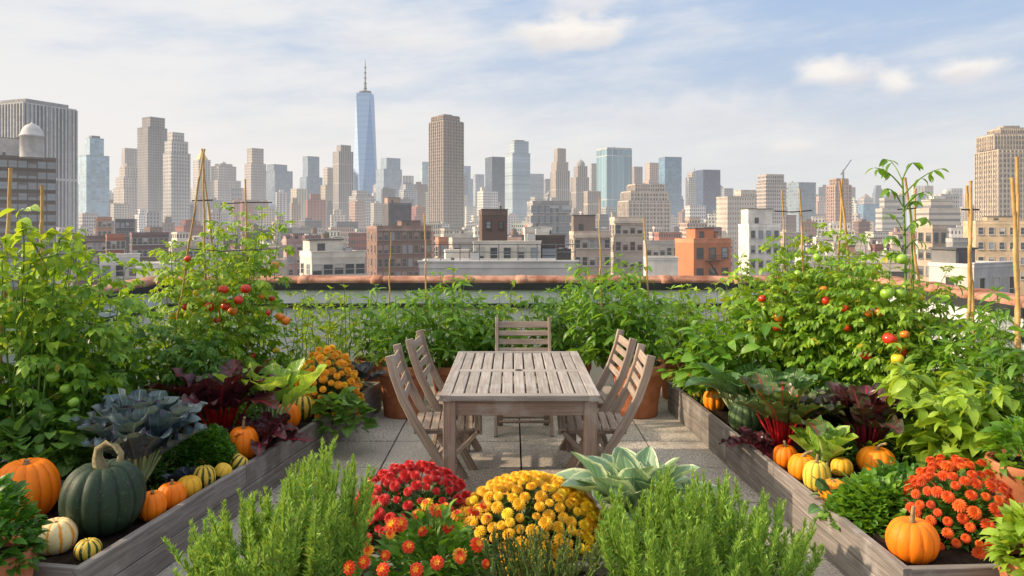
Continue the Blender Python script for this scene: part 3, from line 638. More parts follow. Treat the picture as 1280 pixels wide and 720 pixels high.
block('blackish brown box of a roof room with one big square window', 663, 707, 297, 86, (.085, .065, .06), rz=.12, ratio=.9, rows=1, cols=1, left=0, ww=1.6, wh=1.6, brick=False, feats=(('ac', -.5, .2, .8, WH), ('vent', .2, 0, .8)), par=.2, lm='the blackish roof room', off=1.3, fr=(.05, .05, .05))
block('wide flat grey-white roof with thin black railing and low parapet just beyond the terrace', 520, 722, 335, 46, (.5, .49, .47), rz=.05, ratio=.5, rows=0, cols=0, left=0, brick=False, feats=(('rail', 0, 0), ('ac', .88, .0, .9, (.05, .05, .05)), ('ac', -.3, 0, .6), ('vent', -.6, .2, .5)), par=.35, roofc=ROOFW)
block('cream stepped apartment house with a round white water tank, behind the terracotta coping', 366, 452, 322, 92, (.6, .56, .49), rz=.35, rows=2, cols=5, left=2, ww=1.1, wh=1.2, brick=False, feats=(('bulk', -.35, .1, 4.0, 3, 1.9, (.6, .56, .48)), ('ac', .3, .3, 1.2, WH), ('ac', .6, 0, .9)), lm='the cream stepped house', roofc=ROOFW)
block('long brown brick warehouse with rows of arched windows, left of the dark brown roof tower', 452, 536, 286, 190, MB, rz=.3, rows=6, cols=9, left=3, ww=1.0, wh=1.9, feats=(('cornice', 0, 0, (.42, .30, .25)), ('bulk', .4, 0, 5, 4, 1.8)), lm='the brown warehouse', fr=(.35, .26, .22))
block('dark grey square block with pinkish side wall behind the brown warehouse', 476, 513, 256, 340, (.115, .11, .12), rz=.35, rows=0, cols=0, left=0, brick=False, feats=(('bulk', -.4, 0, 6, 5, 3, (.4, .28, .22)),), lm='the dark grey block')
block('orange-brown brick shaft of a house at the foot of the ribbed brown tower', 544, 560, 302, 130, (.42, .2, .12), rz=.4, rows=2, cols=1, left=1)
block('white roof house with single arched window, left of the dark brown roof tower', 554, 585, 316, 88, WH, rz=.1, rows=1, cols=1, left=0, brick=False, roofc=ROOFW, par=.3)
block('small tan house with dark door between the white roof house and the dark roof tower', 560, 597, 303, 118, (.42, .38, .34), rz=.2, rows=2, cols=3, left=1, ww=.9, wh=1.6)
block('steel-framed glass office with white top edge behind the blackish roof room', 659, 713, 254, 250, (.32, .31, .31), rz=.2, rows=5, cols=6, left=2, ww=3.0, wh=2.2, brick=False, feats=(('ac', .3, 0, 2),), lm='the steel-framed office', fr=(.5, .5, .5))
block('low white roof house with two round windows left of the blackish roof room', 654, 690, 290, 120, (.6, .56, .5), rz=.1, rows=1, cols=2, left=0, ww=.8, wh=.8, brick=False, feats=(('vent', 0, 0, 1.3),))
block('low white garage roof between the beige fronts and the orange house', 808, 850, 325, 100, WH, rz=.05, rows=0, cols=0, left=0, brick=False, roofc=ROOFD, par=.3)
block('grey flat-roofed hall with dark roof edge behind the white garage roof', 806, 852, 305, 170, (.42, .40, .38), rz=.1, rows=1, cols=5, left=0, brick=False, roofc=ROOFD)
block('white one-storey house with dark window pair behind the left planter', 113, 168, 322, 78, WH, rz=.12, rows=1, cols=3, left=0, ww=.7, wh=1.1, brick=False, feats=(('vent', .3, 0, 1.0),), roofc=ROOFW, par=.3, lm='the white one-storey house')
block('long pale roof wall beyond the left parapet', 166, 232, 335, 52, (.6, .58, .54), rz=-.1, rows=0, cols=0, left=0, brick=False, roofc=ROOFW, par=.3)
block('salmon brick block with blank wall below the stepped pale blue glass tower', 115, 137, 274, 260, (.50, .27, .19), rz=.3, rows=2, cols=3, left=1, lm='the salmon block')
block('red brick house right below the salmon block', 127, 153, 297, 170, RB, rz=.2, rows=3, cols=4, left=1, lm='the red brick house')
block('dark grey shed roof row between the salmon block and wedding-cake tower', 137, 165, 276, 300, (.10, .10, .11), rz=.2, rows=2, cols=4, left=1)
block('beige house with small square windows left of the tripod tomato', 204, 246, 308, 120, (.5, .43, .38), rz=.25, rows=3, cols=4, left=2, ww=.8, wh=1.1, lm='the beige square-windowed house')
block('dark brown brick house with pale cornice above the white one-storey house', 78, 127, 299, 175, (.17, .12, .11), rz=.2, rows=4, cols=7, left=1, feats=(('cornice', 0, 0, (.3, .24, .21)),))
block('dark maroon brick terrace between the red brick house and the beige square-windowed house', 152, 205, 294, 210, (.16, .10, .10), rz=.2, rows=4, cols=7, left=2)
block('dark loft building with large gridded windows at the left edge', -66, 56, 197, 260, (.095, .07, .058), rz=.35, ratio=.7, rows=13, cols=8, left=0, ww=2.6, wh=2.3, flo=3.7, brick=False, feats=(('bulk', -.1, .1, 12, 8, 7, (.45, .43, .42)), ('tank', .35, .0, 2.6)), lm='the dark loft building', fr=(.16, .13, .11), name='loft_building')
def loft_dome():
    r = [o for o in col.objects if o.name.startswith('loft_building')][0]; X_, Y_, Z_ = at(40, 186, 262)
    v = Matrix.Rotation(-r.rotation_euler.z, 3, 'Z') @ Vector((X_-r.location.x, Y_-r.location.y, Z_)); R_ = 3.6
    build('roof_dome', [lathe([(R_, -3), (R_, 4), (R_*1.08, 4.1), (R_*1.08, 4.6), (R_*.95, 4.8), (R_*.85, 6.4), (R_*.55, 7.9), (R_*.15, 8.6), (.02, 9.4)], 20)], [citymat((.55, .54, .53))], r, loc=tuple(v))
loft_dome()
block('tan low-rise with flat blank wall and square openings below the massive tan tower', 1224, 1330, 280, 170, (.58, .44, .28), rz=.12, rows=4, cols=7, left=1, ww=1.0, wh=1.5, brick=False, feats=(('bulk', -.2, .1, 5, 4, 1.5), ('ac', .3, 0, 1.4)), lm='the tan low-rise')
block('long grey and white roof house with one tall dark window beyond the right parapet', 1168, 1300, 334, 60, (.5, .48, .46), rz=.5, ratio=.6, rows=1, cols=3, left=1, ww=.7, wh=1.9, brick=False, feats=(('ac', -.3, .2, .9), ('bulk', -.5, .4, 2.6, 2, 1.2, (.2, .2, .2))), roofc=ROOFD, par=.3, lm='the grey roof house')
block('small tan house front with one dark side wall, left of the grey roof house', 1152, 1190, 286, 150, (.5, .39, .29), rz=.75, ratio=.9, rows=3, cols=2, left=2, fr=(.2, .2, .2))
block('grey stone lodge with little dark bay right of the small tan house', 1188, 1220, 303, 130, (.3, .3, .3), rz=.3, rows=3, cols=3, left=1)

# ---- the rest of the city, every block a thing of its own
rr = np.random.default_rng(41)
pal = [('beige', CRM), ('brown brick', MB), ('red brick', RB), ('white', WH), ('grey', (.36, .35, .34)), ('tan', (.44, .35, .27)), ('dark grey', (.13, .13, .14)), ('cream', (.6, .54, .45)), ('maroon brick', (.20, .10, .09)), ('pinkish', (.48, .33, .27)), ('pale stone', (.5, .47, .43))]
used = set()
def place_words(px, Y):
    c = sorted(landmarks, key=lambda l: abs(l[1]-px)+.004*abs(l[2]-Y))
    l = c[0]; d = px-l[1]
    side = 'below' if abs(d) < 9 else ('left of' if d > -30 else 'far left of') if d < 0 else ('right of' if d < 30 else 'far right of')
    if l[2] < Y: side = {'below': 'behind'}.get(side, side)
    return side+' '+l[0]
bands = [(70, (328, 340), (45, 80), 0), (115, (317, 332), (32, 62), 0), (160, (306, 322), (26, 52), 0), (215, (299, 314), (22, 46), 0), (290, (291, 306), (20, 40), 0),
         (390, (285, 298), (22, 42), 1), (540, (276, 292), (18, 36), 1), (760, (266, 287), (15, 32), 1), (1050, (256, 282), (13, 28), 1), (1300, (243, 270), (11, 22), 1), (1700, (238, 268), (11, 22), 1), (2200, (232, 264), (11, 20), 1)]
sizew = ['small', 'low', 'broad', 'squat', 'narrow']
for Y0, (ya, yb), (wa, wb), far in bands:
    x = -50+rr.random()*20-(60 if Y0 < 300 else 0)
    while x < (1400 if Y0 < 300 else 1320):
        wpx = wa+rr.random()*(wb-wa); x0, x1 = x, x+wpx; x = x1+(rr.random()*.3)*wpx*({390: 3.2, 540: 3.2, 760: 3.2, 1050: 3.4, 1300: 3.0, 1700: 3.2, 2200: 3.2}.get(Y0, .6))
        if x0 > 1290 and Y0 < 100: continue
        hit = False
        if not far:
            for h0, h1, hy in hero_px:
                ov = min(x1, h1+2)-max(x0, h0-2)
                if ov > 0 and abs(hy-Y0) < 45+.3*Y0 or (ov > 3 and hy > Y0 and ov > .12*(h1-h0)): hit = True
        if hit: continue
        Y = Y0*(.94+.12*rr.random()); yt = ya+rr.random()*(yb-ya)
        side_bonus = -12*(abs((x0+x1)/2-300) < 250) if Y0 >= 1000 else 0
        yt += side_bonus
        for tries in range(60):
            cn, cc = pal[rr.integers(len(pal))]
            fe = rr.integers(5 if Y0 > 150 else 4)
            kind = ['block', 'house', 'building', 'tenement', 'loft'][rr.integers(5)]
            fw = ['with flat roof', 'with roof hut', 'with two roof boxes', 'with chimney stub', 'with roof water tank'][fe]
            if far: fw = ['with flat top', 'with roof hut', 'with stepped top', 'with bare flat top', 'with small roof box'][fe]
            hz = ('hazy ' if Y0 >= 700 else '')+('wide ' if wpx > (wa+wb)/2 else 'narrow ')
            lab = f"{hz}{cn} {kind} {fw} {place_words((x0+x1)/2, Y)}"
            if lab not in used and len(lab.split()) <= 16: break
        used.add(lab)
        kk = .8+.45*rr.random(); cc = tuple(min(.8, c*kk*(.95+.1*rr.random())) for c in cc)
        rz = float(rr.choice([.15, .3, .5, .65, -.2])); dark = (.03, .035, .045)
        if far:
            tiers = [(x0, x1, yt)]; top = ()
            if fe == 2: tiers = [(x0, x1, yt+4), (x0+wpx*.2, x1-wpx*.25, yt-3)]
            if fe in (1, 4): top = (('mech', .4, 3 if fe == 1 else 2, float(rr.random()*.4-.2), cc),)
            tower(lab, 'city_block', Y, tiers, tuple(round(c, 2) for c in cc), dark, [2.6, 3.2, 4.0][rr.integers(3)], [3.4, 3.8][rr.integers(2)], [.42, .55][rr.integers(2)], [.5, .6][rr.integers(2)], rz=rz, top=top, roofc=[ROOF, ROOFW, ROOFD][rr.integers(3)])
        else:
            wm_ = wpx/FPX*Y
            feats = [(), (('bulk', -.3, .1, 3, 2.6, 2.2),), (('bulk', .4, .0, 2.6, 2.4, 1.8), ('bulk', -.5, .3, 2, 2, 1.4)), (('chim', .6, .3, 1.6),), (('tank', .2, .2, 1.1),)][fe]
            feats = tuple(feats)+(('vent', -.7, -.3, .8), ('ac', float(rr.random()-.5), -.4, .9), ('ac', float(rr.random()-.5), .5, 1.2, WH), ('vent', float(rr.random()-.5), 0, 1.4))+((('rail', 0, 0),) if rr.random() < .3 else ())
            block(lab, x0, x1, yt, Y, tuple(round(c, 2) for c in cc), rz=rz*.6, ratio=.75, rows=3, cols=max(2, int(wm_/2.6)), left=2, ww=.9+.3*float(rr.integers(2)), wh=1.5, feats=feats, brick='brick' in cn, hero=False, roofc=[ROOF, ROOFW, ROOFD][rr.integers(3)])
shp = ['slender', 'boxy', 'tall', 'stubby']
for i in range(64):
    px = 100+(i+rr.random()*.9)*(1110/64); Y = 1500+1000*rr.random(); wpx = 11+9*rr.random()
    yt = (216+34*rr.random()) if px < 880 else (232+24*rr.random())
    for tries in range(80):
        cn, cc = [('grey', (.32, .32, .33)), ('tan', TAN), ('pale stone', BEI), ('slate glass', (.17, .21, .26)), ('pale glass', (.34, .40, .45)), ('brown', BRN), ('blue glass', BG)][rr.integers(7)]
        crown = rr.integers(4)
        lab = f"faint {shp[int(wpx > 15)+2*int(rr.random() < .5)] if False else ('slender' if wpx < 15 else 'broad')} {cn} tower {['with flat top', 'with roof mast', 'with stepped crown', 'with pyramid cap'][crown]} {place_words(px, Y)}"
        if lab not in used and len(lab.split()) <= 16: break
    used.add(lab)
    a, b = px-wpx/2, px+wpx/2; tiers = [(a, b, yt)]; top = ()
    if crown == 1: top = (('mech', .5, 2, 0, cc), ('mast', 7))
    if crown == 2: tiers = [(a, b, yt+9), (a+1.5, b-1.5, yt+4), (a+3, b-3, yt)]
    if crown == 3: top = (('pyr', 6, .8, tuple(c*.7 for c in cc)),)
    tower(lab, 'distant_tower', Y, tiers, cc, (.05, .06, .08) if 'glass' not in cn else tuple(c*.6 for c in cc), [2.6, 3.4][i % 2], [4.5, 9][rr.integers(2)], .5, .6, rz=.3+.4*rr.random(), top=top)
# ground of the city
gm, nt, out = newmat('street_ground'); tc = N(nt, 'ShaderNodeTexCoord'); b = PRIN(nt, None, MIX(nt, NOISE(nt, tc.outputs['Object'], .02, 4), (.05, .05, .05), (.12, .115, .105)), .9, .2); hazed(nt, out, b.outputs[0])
struct('ground', pk([(-9000, -300, GZ-.05), (9000, -300, GZ-.05), (9000, 12000, GZ-.05), (-9000, 12000, GZ-.05)], [(0, 1, 2, 3)]), [gm])
# ------------------------------------------------------------------ terrace
M_WOODT = wood('weathered_teak', (.255, .222, .195), (.455, .42, .39))
M_WOODL = wood('brown_teak', (.24, .165, .125), (.42, .31, .25))
M_WOODC = wood('weathered_chair_wood', (.27, .20, .155), (.48, .385, .31))
M_BED = wood('silvered_planks', (.155, .14, .13), (.345, .315, .29))
M_SOIL = plain('soil', (.022, .015, .011), .95, .1, .5, 20, .9)
M_TERRA = plain('terracotta', (.42, .135, .055), .75, .25, .25, 5, .25, c2=(.50, .20, .10))
M_COPE = plain('coping_tile', (.40, .155, .09), .8, .25, .5, 4, .5, c2=(.54, .30, .21))
M_FLASH = plain('flashing', (.03, .032, .035), .5, .4, .3, 3, .1)
M_CANE = plain('bamboo', (.45, .27, .085), .5, .4, .3, 6, .2, c2=(.58, .38, .15))
M_WIRE = plain('dark_wire', (.05, .05, .045), .5, .4)
M_BLACK = plain('black_hole', (.01, .01, .01), .6, .3)
# floor: cast slabs with open joints
m, nt, out = newmat('paving_slab'); tc = N(nt, 'ShaderNodeTexCoord'); g = N(nt, 'ShaderNodeNewGeometry')
c = MIX(nt, SMOOTH(nt, NOISE(nt, tc.outputs['Object'], 75, 3), .38, .62), (.25, .225, .195), (.66, .60, .53))
c = MIX(nt, MATH(nt, 'MULTIPLY', SMOOTH(nt, NOISE(nt, tc.outputs['Object'], 1.7, 5), .35, .7), .75), c, (.33, .30, .265))
c = MIX(nt, MATH(nt, 'MULTIPLY', g.outputs['Random Per Island'], .22), c, (.20, .185, .165))
c = MIX(nt, MATH(nt, 'MULTIPLY', SMOOTH(nt, NOISE(nt, tc.outputs['Object'], 9, 6), .58, .72), .4), c, (.10, .09, .075))
PRIN(nt, out, c, .85, .25, bump=NOISE(nt, tc.outputs['Object'], 140, 3), bstr=.35, bdist=.003); M_SLAB = m
sl = []
for i in range(-6, 7):
    for j in range(-2, 14):
        x = .555+i*.98; y = .4+j*.66; dz = rng.random()*.003
        s = sweep([(x-.484, y, -.03+dz), (x+.484, y, -.03+dz)], .642, .06, ch=.005); sl.append(s)
struct('floor', sl, [M_SLAB])
struct('roof_slab', box((0, 3.6, GZ), (9.0, 10.4, -GZ-.10)), [plain('screed', (.006, .006, .005), .95, .1)])

# parapets
m, nt, out = newmat('rendered_wall'); tc = N(nt, 'ShaderNodeTexCoord')
c = MIX(nt, SMOOTH(nt, NOISE(nt, tc.outputs['Object'], 1.2, 6), .3, .75), (.74, .76, .77), (.58, .61, .63))
c = MIX(nt, MATH(nt, 'MULTIPLY', SMOOTH(nt, NOISE(nt, VSCALE(nt, tc.outputs['Object'], (1, 1, .08)), 9, 5), .55, .8), .45), c, (.22, .21, .19))
PRIN(nt, out, c, .85, .3, bump=NOISE(nt, tc.outputs['Object'], 40, 4), bstr=.2, bdist=.01); M_WALL = m
def parapet(label, a, b, ht=1.10):
    a, b = np.array(a, float), np.array(b, float); Lg = np.linalg.norm(b-a); rz = math.atan2(b[1]-a[1], b[0]-a[0])
    r = thing('parapet_wall', label, 'wall', ((a[0]+b[0])/2, (a[1]+b[1])/2, 0), rz)
    build('wall', [box((0, 0, -.05), (Lg, .22, .87)), box((0, 0, .865), (Lg, .235, .14))], [M_WALL], r, smooth=False)
    build('ledge', box((0, 0, .822), (Lg, .30, .04)), [M_FLASH], r, smooth=False)
    build('flashing', box((0, 0, 1.007), (Lg+.02, .31, .075)), [M_FLASH], r, smooth=False)
    n = int(Lg/.72); t = []
    for i in range(n):
        x0 = -Lg/2+Lg*i/n; x1 = -Lg/2+Lg*(i+1)/n
        th = np.linspace(-.35, PI+.35, 9)
        def half(xs, rs):
            V = [(x, -math.cos(q)*k*1.25, 1.098+math.sin(q)*k*.42) for x, k in zip(xs, rs) for q in th]
            U = [(x, q) for x in xs for q in th]; F = [(a_*9+j, a_*9+j+1, a_*9+9+j+1, a_*9+9+j) for a_ in range(len(xs)-1) for j in range(8)]
            return pk(V, F, U)
        d = rng.normal(0, .0025)
        t.append(half([x0-.03, x1+.01], [.128+d, .118+d]))
        t.append(half([x1-.062, x1-.058, x1-.02, x1+.02, x1+.055, x1+.06], [.118, .132, .142, .142, .133, .118]))
    build('coping', t, [M_COPE], r)
    return r
parapet('white rendered parapet under terracotta ridge tiles, straight across the far end of the terrace', (-3.72, 8.2), (3.92, 8.2))
parapet('white rendered parapet under terracotta tiles running along the left edge of the terrace', (-3.75, 8.0), (-3.75, -.5))
parapet('white rendered parapet under terracotta tiles running along the right edge of the terrace', (3.95, -.5), (3.95, 8.0))

# raised beds -------------------------------------------------------------
BEDS = {}
def raised_bed(key, label, Np, Fp, width, h=.26, side=-1):
    Np = np.array(Np); Fp = np.array(Fp); u = nrm(Fp-Np); v = np.array([-u[1], u[0]])*(1 if side < 0 else -1)   # v points away from the path
    Lg = np.linalg.norm(Fp-Np); BEDS[key] = (Np, u, v, Lg, width)
    r = thing('raised_bed', label, 'raised bed', (Np[0], Np[1], 0))
    def P(a, b, z): q = u*a+v*b; return (q[0], q[1], z)
    t = .038; hb = h/2-.004
    for nm, A, B in (('side_board', (0, t/2), (Lg, t/2)), ('side_board', (0, width-t/2), (Lg, width-t/2)), ('end_board', (t/2, t), (t/2, width-t)), ('end_board', (Lg-t/2, t), (Lg-t/2, width-t))):
        pcs = []
        for k in range(2):
            z = .006+k*(hb+.004)+hb/2
            if nm == 'side_board':
                cut = Lg*(.36 if k else .58)
                pcs += [beam(P(A[0], A[1], z), P(cut-.002, B[1], z), t, hb, ch=.004), beam(P(cut+.002, A[1], z), P(B[0], B[1], z), t, hb, ch=.004)]
            else: pcs.append(beam(P(A[0], A[1], z), P(B[0], B[1], z), t-.002, hb-.002, ch=.004))
        build(nm, pcs, [M_BED], r, smooth=False)
    build('corner_post', [beam(P(a, b, .0), P(a, b, h-.03), .06, .06, up=(1, 0, 0)) for a in (t+.03, Lg-t-.03) for b in (t+.03, width-t-.03)], [M_BED], r, smooth=False)
    nx, ny = 70, 26; V = []; U = []
    for i in range(nx+1):
        for j in range(ny+1):
            q = u*(t*.9+(Lg-1.8*t)*i/nx)+v*(t*.9+(width-1.8*t)*j/ny)
            V.append((q[0], q[1], h-.035+.009*math.sin(i*1.3)*math.cos(j*1.7)+rng.normal(0, .004))); U.append((i, j))
    F = [(i*(ny+1)+j, i*(ny+1)+j+1, (i+1)*(ny+1)+j+1, (i+1)*(ny+1)+j) for i in range(nx) for j in range(ny)]
    if side < 0: F = [f[::-1] for f in F]
    build('soil', pk(V, F, U), [M_SOIL], r)
    return r
raised_bed('L', 'long low plank bed left of the path, full of kale and pumpkins', (-1.80, 3.2), (-1.19, 7.0), 1.50, side=-1)
raised_bed('R', 'long low plank bed right of the path, full of chard and pumpkins', (1.63, 3.2), (1.42, 7.0), 1.75, side=1)
raised_bed('F', 'low plank bed in the near foreground holding the two rosemary bushes', (-1.12, 2.42), (1.12, 2.42), .86, side=-1)
raised_bed('M', 'plank box holding the red and yellow mums in front of the table', (-.74, 3.31), (1.02, 3.31), .62, side=-1)

# pots ---------------------------------------------------------------------
M_DPOT = plain('dark_clay', (.12, .045, .035), .6, .35, .3, 5, .2)
def pot(label, x, y, R=.24, H=.44, z=0.0, mat=None, group=None):
    r = thing('plant_pot', label, 'plant pot', (x, y, z), group=group)
    build('pot_body', lathe([(.01, 0), (R*.70, 0), (R*.72, .01), (R*.78, H*.3), (R*.89, H*.62), (R*.93, H*.80), (R*.93, H-.005), (R*.84, H-.005), (R*.82, H*.8), (R*.02, H*.78)], 40), [mat or M_TERRA], r)
    build('rim', lathe([(R*.925, H*.80), (R*.98, H*.81), (R*.985, H*.84), (R*1.0, H*.96), (R*.985, H), (R*.93, H*1.0), (R*.90, H*.985), (R*.88, H*.9)], 40), [mat or M_TERRA], r)
    p = lathe([(R*.86, H*.90), (R*.5, H*.915), (.01, H*.93)], 20)
    build('soil', p, [M_SOIL], r)
    return r

# table ---------------------------------------------------------------------
def make_table():
    y0, y1 = 4.30, 5.80; x0, x1 = -.405, .495; cx = (x0+x1)/2; cy = (y0+y1)/2; H = .74; Wd = x1-x0; Ln = y1-y0
    r = thing('garden_table', 'rectangular weathered grey wooden table with slatted top, in the middle of the terrace', 'table', (cx, cy, 0))
    t = .034; fr = .062; zc = H-t/2; p = []
    for s in (-1, 1):
        p.append(beam((s*(Wd/2-fr/2), -Ln/2, zc), (s*(Wd/2-fr/2), Ln/2, zc), fr, t, ch=.003))
        p.append(beam((-Wd/2+fr+.001, s*(Ln/2-fr/2), zc), (Wd/2-fr-.001, s*(Ln/2-fr/2), zc), fr, t-.001, ch=.003))
    p.append(beam((-Wd/2+fr+.001, 0, zc), (Wd/2-fr-.001, 0, zc), fr*1.1, t-.002, ch=.003))
    build('top_frame', p, [M_WOODT], r, smooth=False)
    n = 11; iw = Wd-2*fr; p = []
    for s in (-1, 1):
        for k in range(n):
            w_ = iw/n; x = -iw/2+w_*(k+.5); a = fr*.55+.002; b = Ln/2-fr-.002; dz = rng.normal(0, .0006)
            p.append(beam((x, s*a, zc-.001+dz), (x, s*b, zc-.001+dz), w_-.010, t-.004, ch=.003))
    build('top_slats', p, [M_WOODT], r, smooth=False)
    build('umbrella_hole', lathe([(.001, H+.0015), (.024, H+.0015), (.026, H), (.026, H-.004)], 20), [M_BLACK], r, smooth=False)
    ap = []
    for s in (-1, 1):
        ap.append(beam((-Wd/2+.08, s*(Ln/2-.045), H-t-.045), (Wd/2-.08, s*(Ln/2-.045), H-t-.045), .022, .085, ch=.003))
        ap.append(beam((s*(Wd/2-.045), -Ln/2+.08, H-t-.045), (s*(Wd/2-.045), Ln/2-.08, H-t-.045), .022, .085, ch=.003))
    build('apron', ap, [M_WOODL], r, smooth=False)
    for sx in (-1, 1):
        for sy in (-1, 1):
            build('leg', sweep([(sx*(Wd/2-.052), sy*(Ln/2-.052), 0), (sx*(Wd/2-.052), sy*(Ln/2-.052), .4), (sx*(Wd/2-.052), sy*(Ln/2-.052), H-t-.002)], .072, .072, up=(0, 1, 0), ch=.005), [M_WOODL], r, smooth=False)
    return r
make_table()
def make_chair(label, x, y, rz):
    r = thing('folding_chair', label, 'chair', (x, y, 0), rz, 'slatted folding chairs round the table')
    hw = .212
    side = [(-.335, .90), (-.305, .78), (-.255, .64), (-.185, .50), (-.10, .36), (0, .20), (.115, 0)]
    def post(x_): return [(x_, a, b) for a, b in side]
    for s in (-1, 1):
        build('back_post', sweep(post(s*(hw+.012)), .027, .054, up=(1, 0, 0) and (0, 1, .3), ch=.005), [M_WOODC], r, smooth=False)
        build('rear_leg', sweep([(s*(hw-.016), .20, .425), (s*(hw-.016), -.03, .2), (s*(hw-.016), -.25, 0)], .024, .048, up=(0, 1, 1), ch=.004), [M_WOODC], r, smooth=False)
    for k, z in enumerate((.63, .70, .77, .84)):
        yb = np.interp(z, [b for a, b in side[::-1]], [a for a, b in side[::-1]])
        build('backrest_slat', beam((-hw, yb, z), (hw, yb, z), .014, .046 if k < 3 else .055, up=(0, -.28, 1), ch=.003), [M_WOODC], r, smooth=False)
    sl = []
    for k in range(8):
        yy = -.17+k*.053; sl.append(beam((-hw+.002, yy, .448-.002*abs(k-3.5)), (hw-.002, yy, .448-.002*abs(k-3.5)), .044, .014, ch=.003))
    seat = build('seat', sl, [M_WOODC], r, smooth=False)
    build('seat_rail', [beam((s*(hw-.042), -.19, .425), (s*(hw-.042), .225, .425), .022, .03, ch=.003) for s in (-1, 1)]+[beam((-hw+.01, .218, .43), (hw-.01, .218, .43), .02, .045)], [M_WOODC], seat, smooth=False)
    for b_ in (beam((-hw, .055, .105), (hw, .055, .105), .03, .02), beam((-hw+.02, -.17, .085), (hw-.02, -.17, .085), .03, .02), beam((-hw, -.075, .315), (hw, -.075, .315), .03, .02)):
        build('stretcher', b_, [M_WOODC], r, smooth=False)
    for s in (-1, 1): build('bolt', tube([(s*(hw-.01), .0, .215), (s*(hw+.03), .0, .215)], [.007, .007], 8), [M_WIRE], r)
    return r
make_chair('slatted folding chair on the left long side of the table, nearer the flowers', -.42, 4.90, -PI/2+.05)
make_chair('slatted folding chair on the left long side of the table, the farther one', -.37, 5.54, -PI/2-.04)
make_chair('slatted folding chair on the right long side of the table, nearer the flowers', .52, 4.90, PI/2-.04)
make_chair('slatted folding chair on the right long side of the table, the farther one', .50, 5.56, PI/2+.05)
make_chair('slatted folding chair alone at the far short end of the table, facing us', .095, 6.25, PI)
# ------------------------------------------------------------------ plant materials
G_TOM = leaf_mat('tomato_leaf', (.075, .20, .016), (.27, .47, .045), rough=.5, old=(.45, .38, .04))
G_TOMY = leaf_mat('tomato_leaf_yellowish', (.10, .24, .018), (.33, .53, .05), rough=.5, old=(.55, .42, .04))
G_DEEP = leaf_mat('deep_leaf', (.045, .13, .018), (.13, .28, .035), rough=.4)
G_PEP = leaf_mat('pepper_leaf', (.07, .19, .016), (.22, .42, .045), vein=(.16, .28, .06), vw=.03, side=False, rough=.38)
G_BEAN = leaf_mat('bean_leaf', (.055, .15, .025), (.14, .29, .05), vein=(.26, .38, .12), vw=.03, rough=.45)
G_MINT = leaf_mat('mint_leaf', (.07, .20, .015), (.20, .40, .04), vein=(.2, .38, .08), vw=.03, side=False)
G_LIME = leaf_mat('lime_leaf', (.16, .33, .02), (.36, .55, .05), vein=(.42, .58, .12), vw=.03, rough=.4)
G_PARS = leaf_mat('parsley_leaf', (.030, .12, .012), (.09, .25, .025), rough=.45)
G_ROSE = leaf_mat('rosemary_needle', (.11, .28, .035), (.34, .56, .09), rough=.5, trans=.25, old=(.30, .24, .08))
G_THY = leaf_mat('thyme_leaf', (.07, .11, .035), (.20, .24, .09), rough=.6, trans=.2)
G_KALE = leaf_mat('kale_leaf', (.065, .115, .13), (.15, .225, .245), vein=(.25, .30, .33), vw=.045, rough=.42, trans=.08, margin=(.10, .10, .15), mw=.05)
G_KALEC = leaf_mat('kale_heart', (.035, .02, .05), (.08, .05, .10), vein=(.3, .2, .3), vw=.04, rough=.3, trans=.05)
G_CABD = leaf_mat('dark_cabbage', (.02, .03, .045), (.05, .07, .09), vein=(.14, .12, .18), vw=.04, rough=.4, trans=.05)
G_LETT = leaf_mat('lettuce_leaf', (.16, .36, .03), (.33, .55, .07), vein=(.6, .72, .33), vw=.06, rough=.35, trans=.35)
G_CHARD = leaf_mat('chard_leaf', (.025, .075, .02), (.075, .155, .035), vein=(.50, .02, .03), vw=.055, rough=.3, trans=.15, blotch=None)
G_CHPUR = leaf_mat('purple_chard_leaf', (.028, .010, .014), (.075, .022, .030), vein=(.34, .015, .04), vw=.05, rough=.3, trans=.12)
G_BEET = leaf_mat('bronze_leaf', (.032, .018, .020), (.075, .040, .038), vein=(.22, .04, .07), vw=.045, rough=.32, trans=.12, blotch=(.05, .09, .03))
G_COLL = leaf_mat('collard_leaf', (.045, .13, .035), (.10, .22, .07), vein=(.30, .42, .20), vw=.035, rough=.4, trans=.15)
G_HOSTA = leaf_mat('hosta_leaf', (.12, .25, .15), (.26, .40, .26), vein=(.34, .48, .30), vw=.025, rough=.42, trans=.2, margin=(.60, .68, .42), mw=.07)
M_STEM = plain('green_stem', (.12, .22, .03), .5, .3, .3, 10, .1)
M_STEMB = plain('woody_stem', (.16, .14, .06), .7, .2, .3, 10, .3)
M_REDST = plain('red_stalk', (.38, .006, .010), .35, .4, .35, 12, .1, c2=(.56, .015, .02))
M_MAGST = plain('magenta_stalk', (.17, .010, .028), .3, .5, .25, 12, .1)
M_PALEST = plain('pale_stalk', (.42, .52, .25), .4, .4, .2, 12, .1)
M_TOMR = plain('ripe_tomato', (.62, .035, .012), .18, .6, .15, 5, .02)
M_TOMO = plain('orange_tomato', (.72, .20, .02), .2, .6, .2, 5, .02)
M_TOMG = plain('green_tomato', (.24, .42, .04), .22, .6, .2, 5, .02)
M_TOMY = plain('yellow_tomato', (.75, .55, .03), .2, .6, .15, 5, .02)

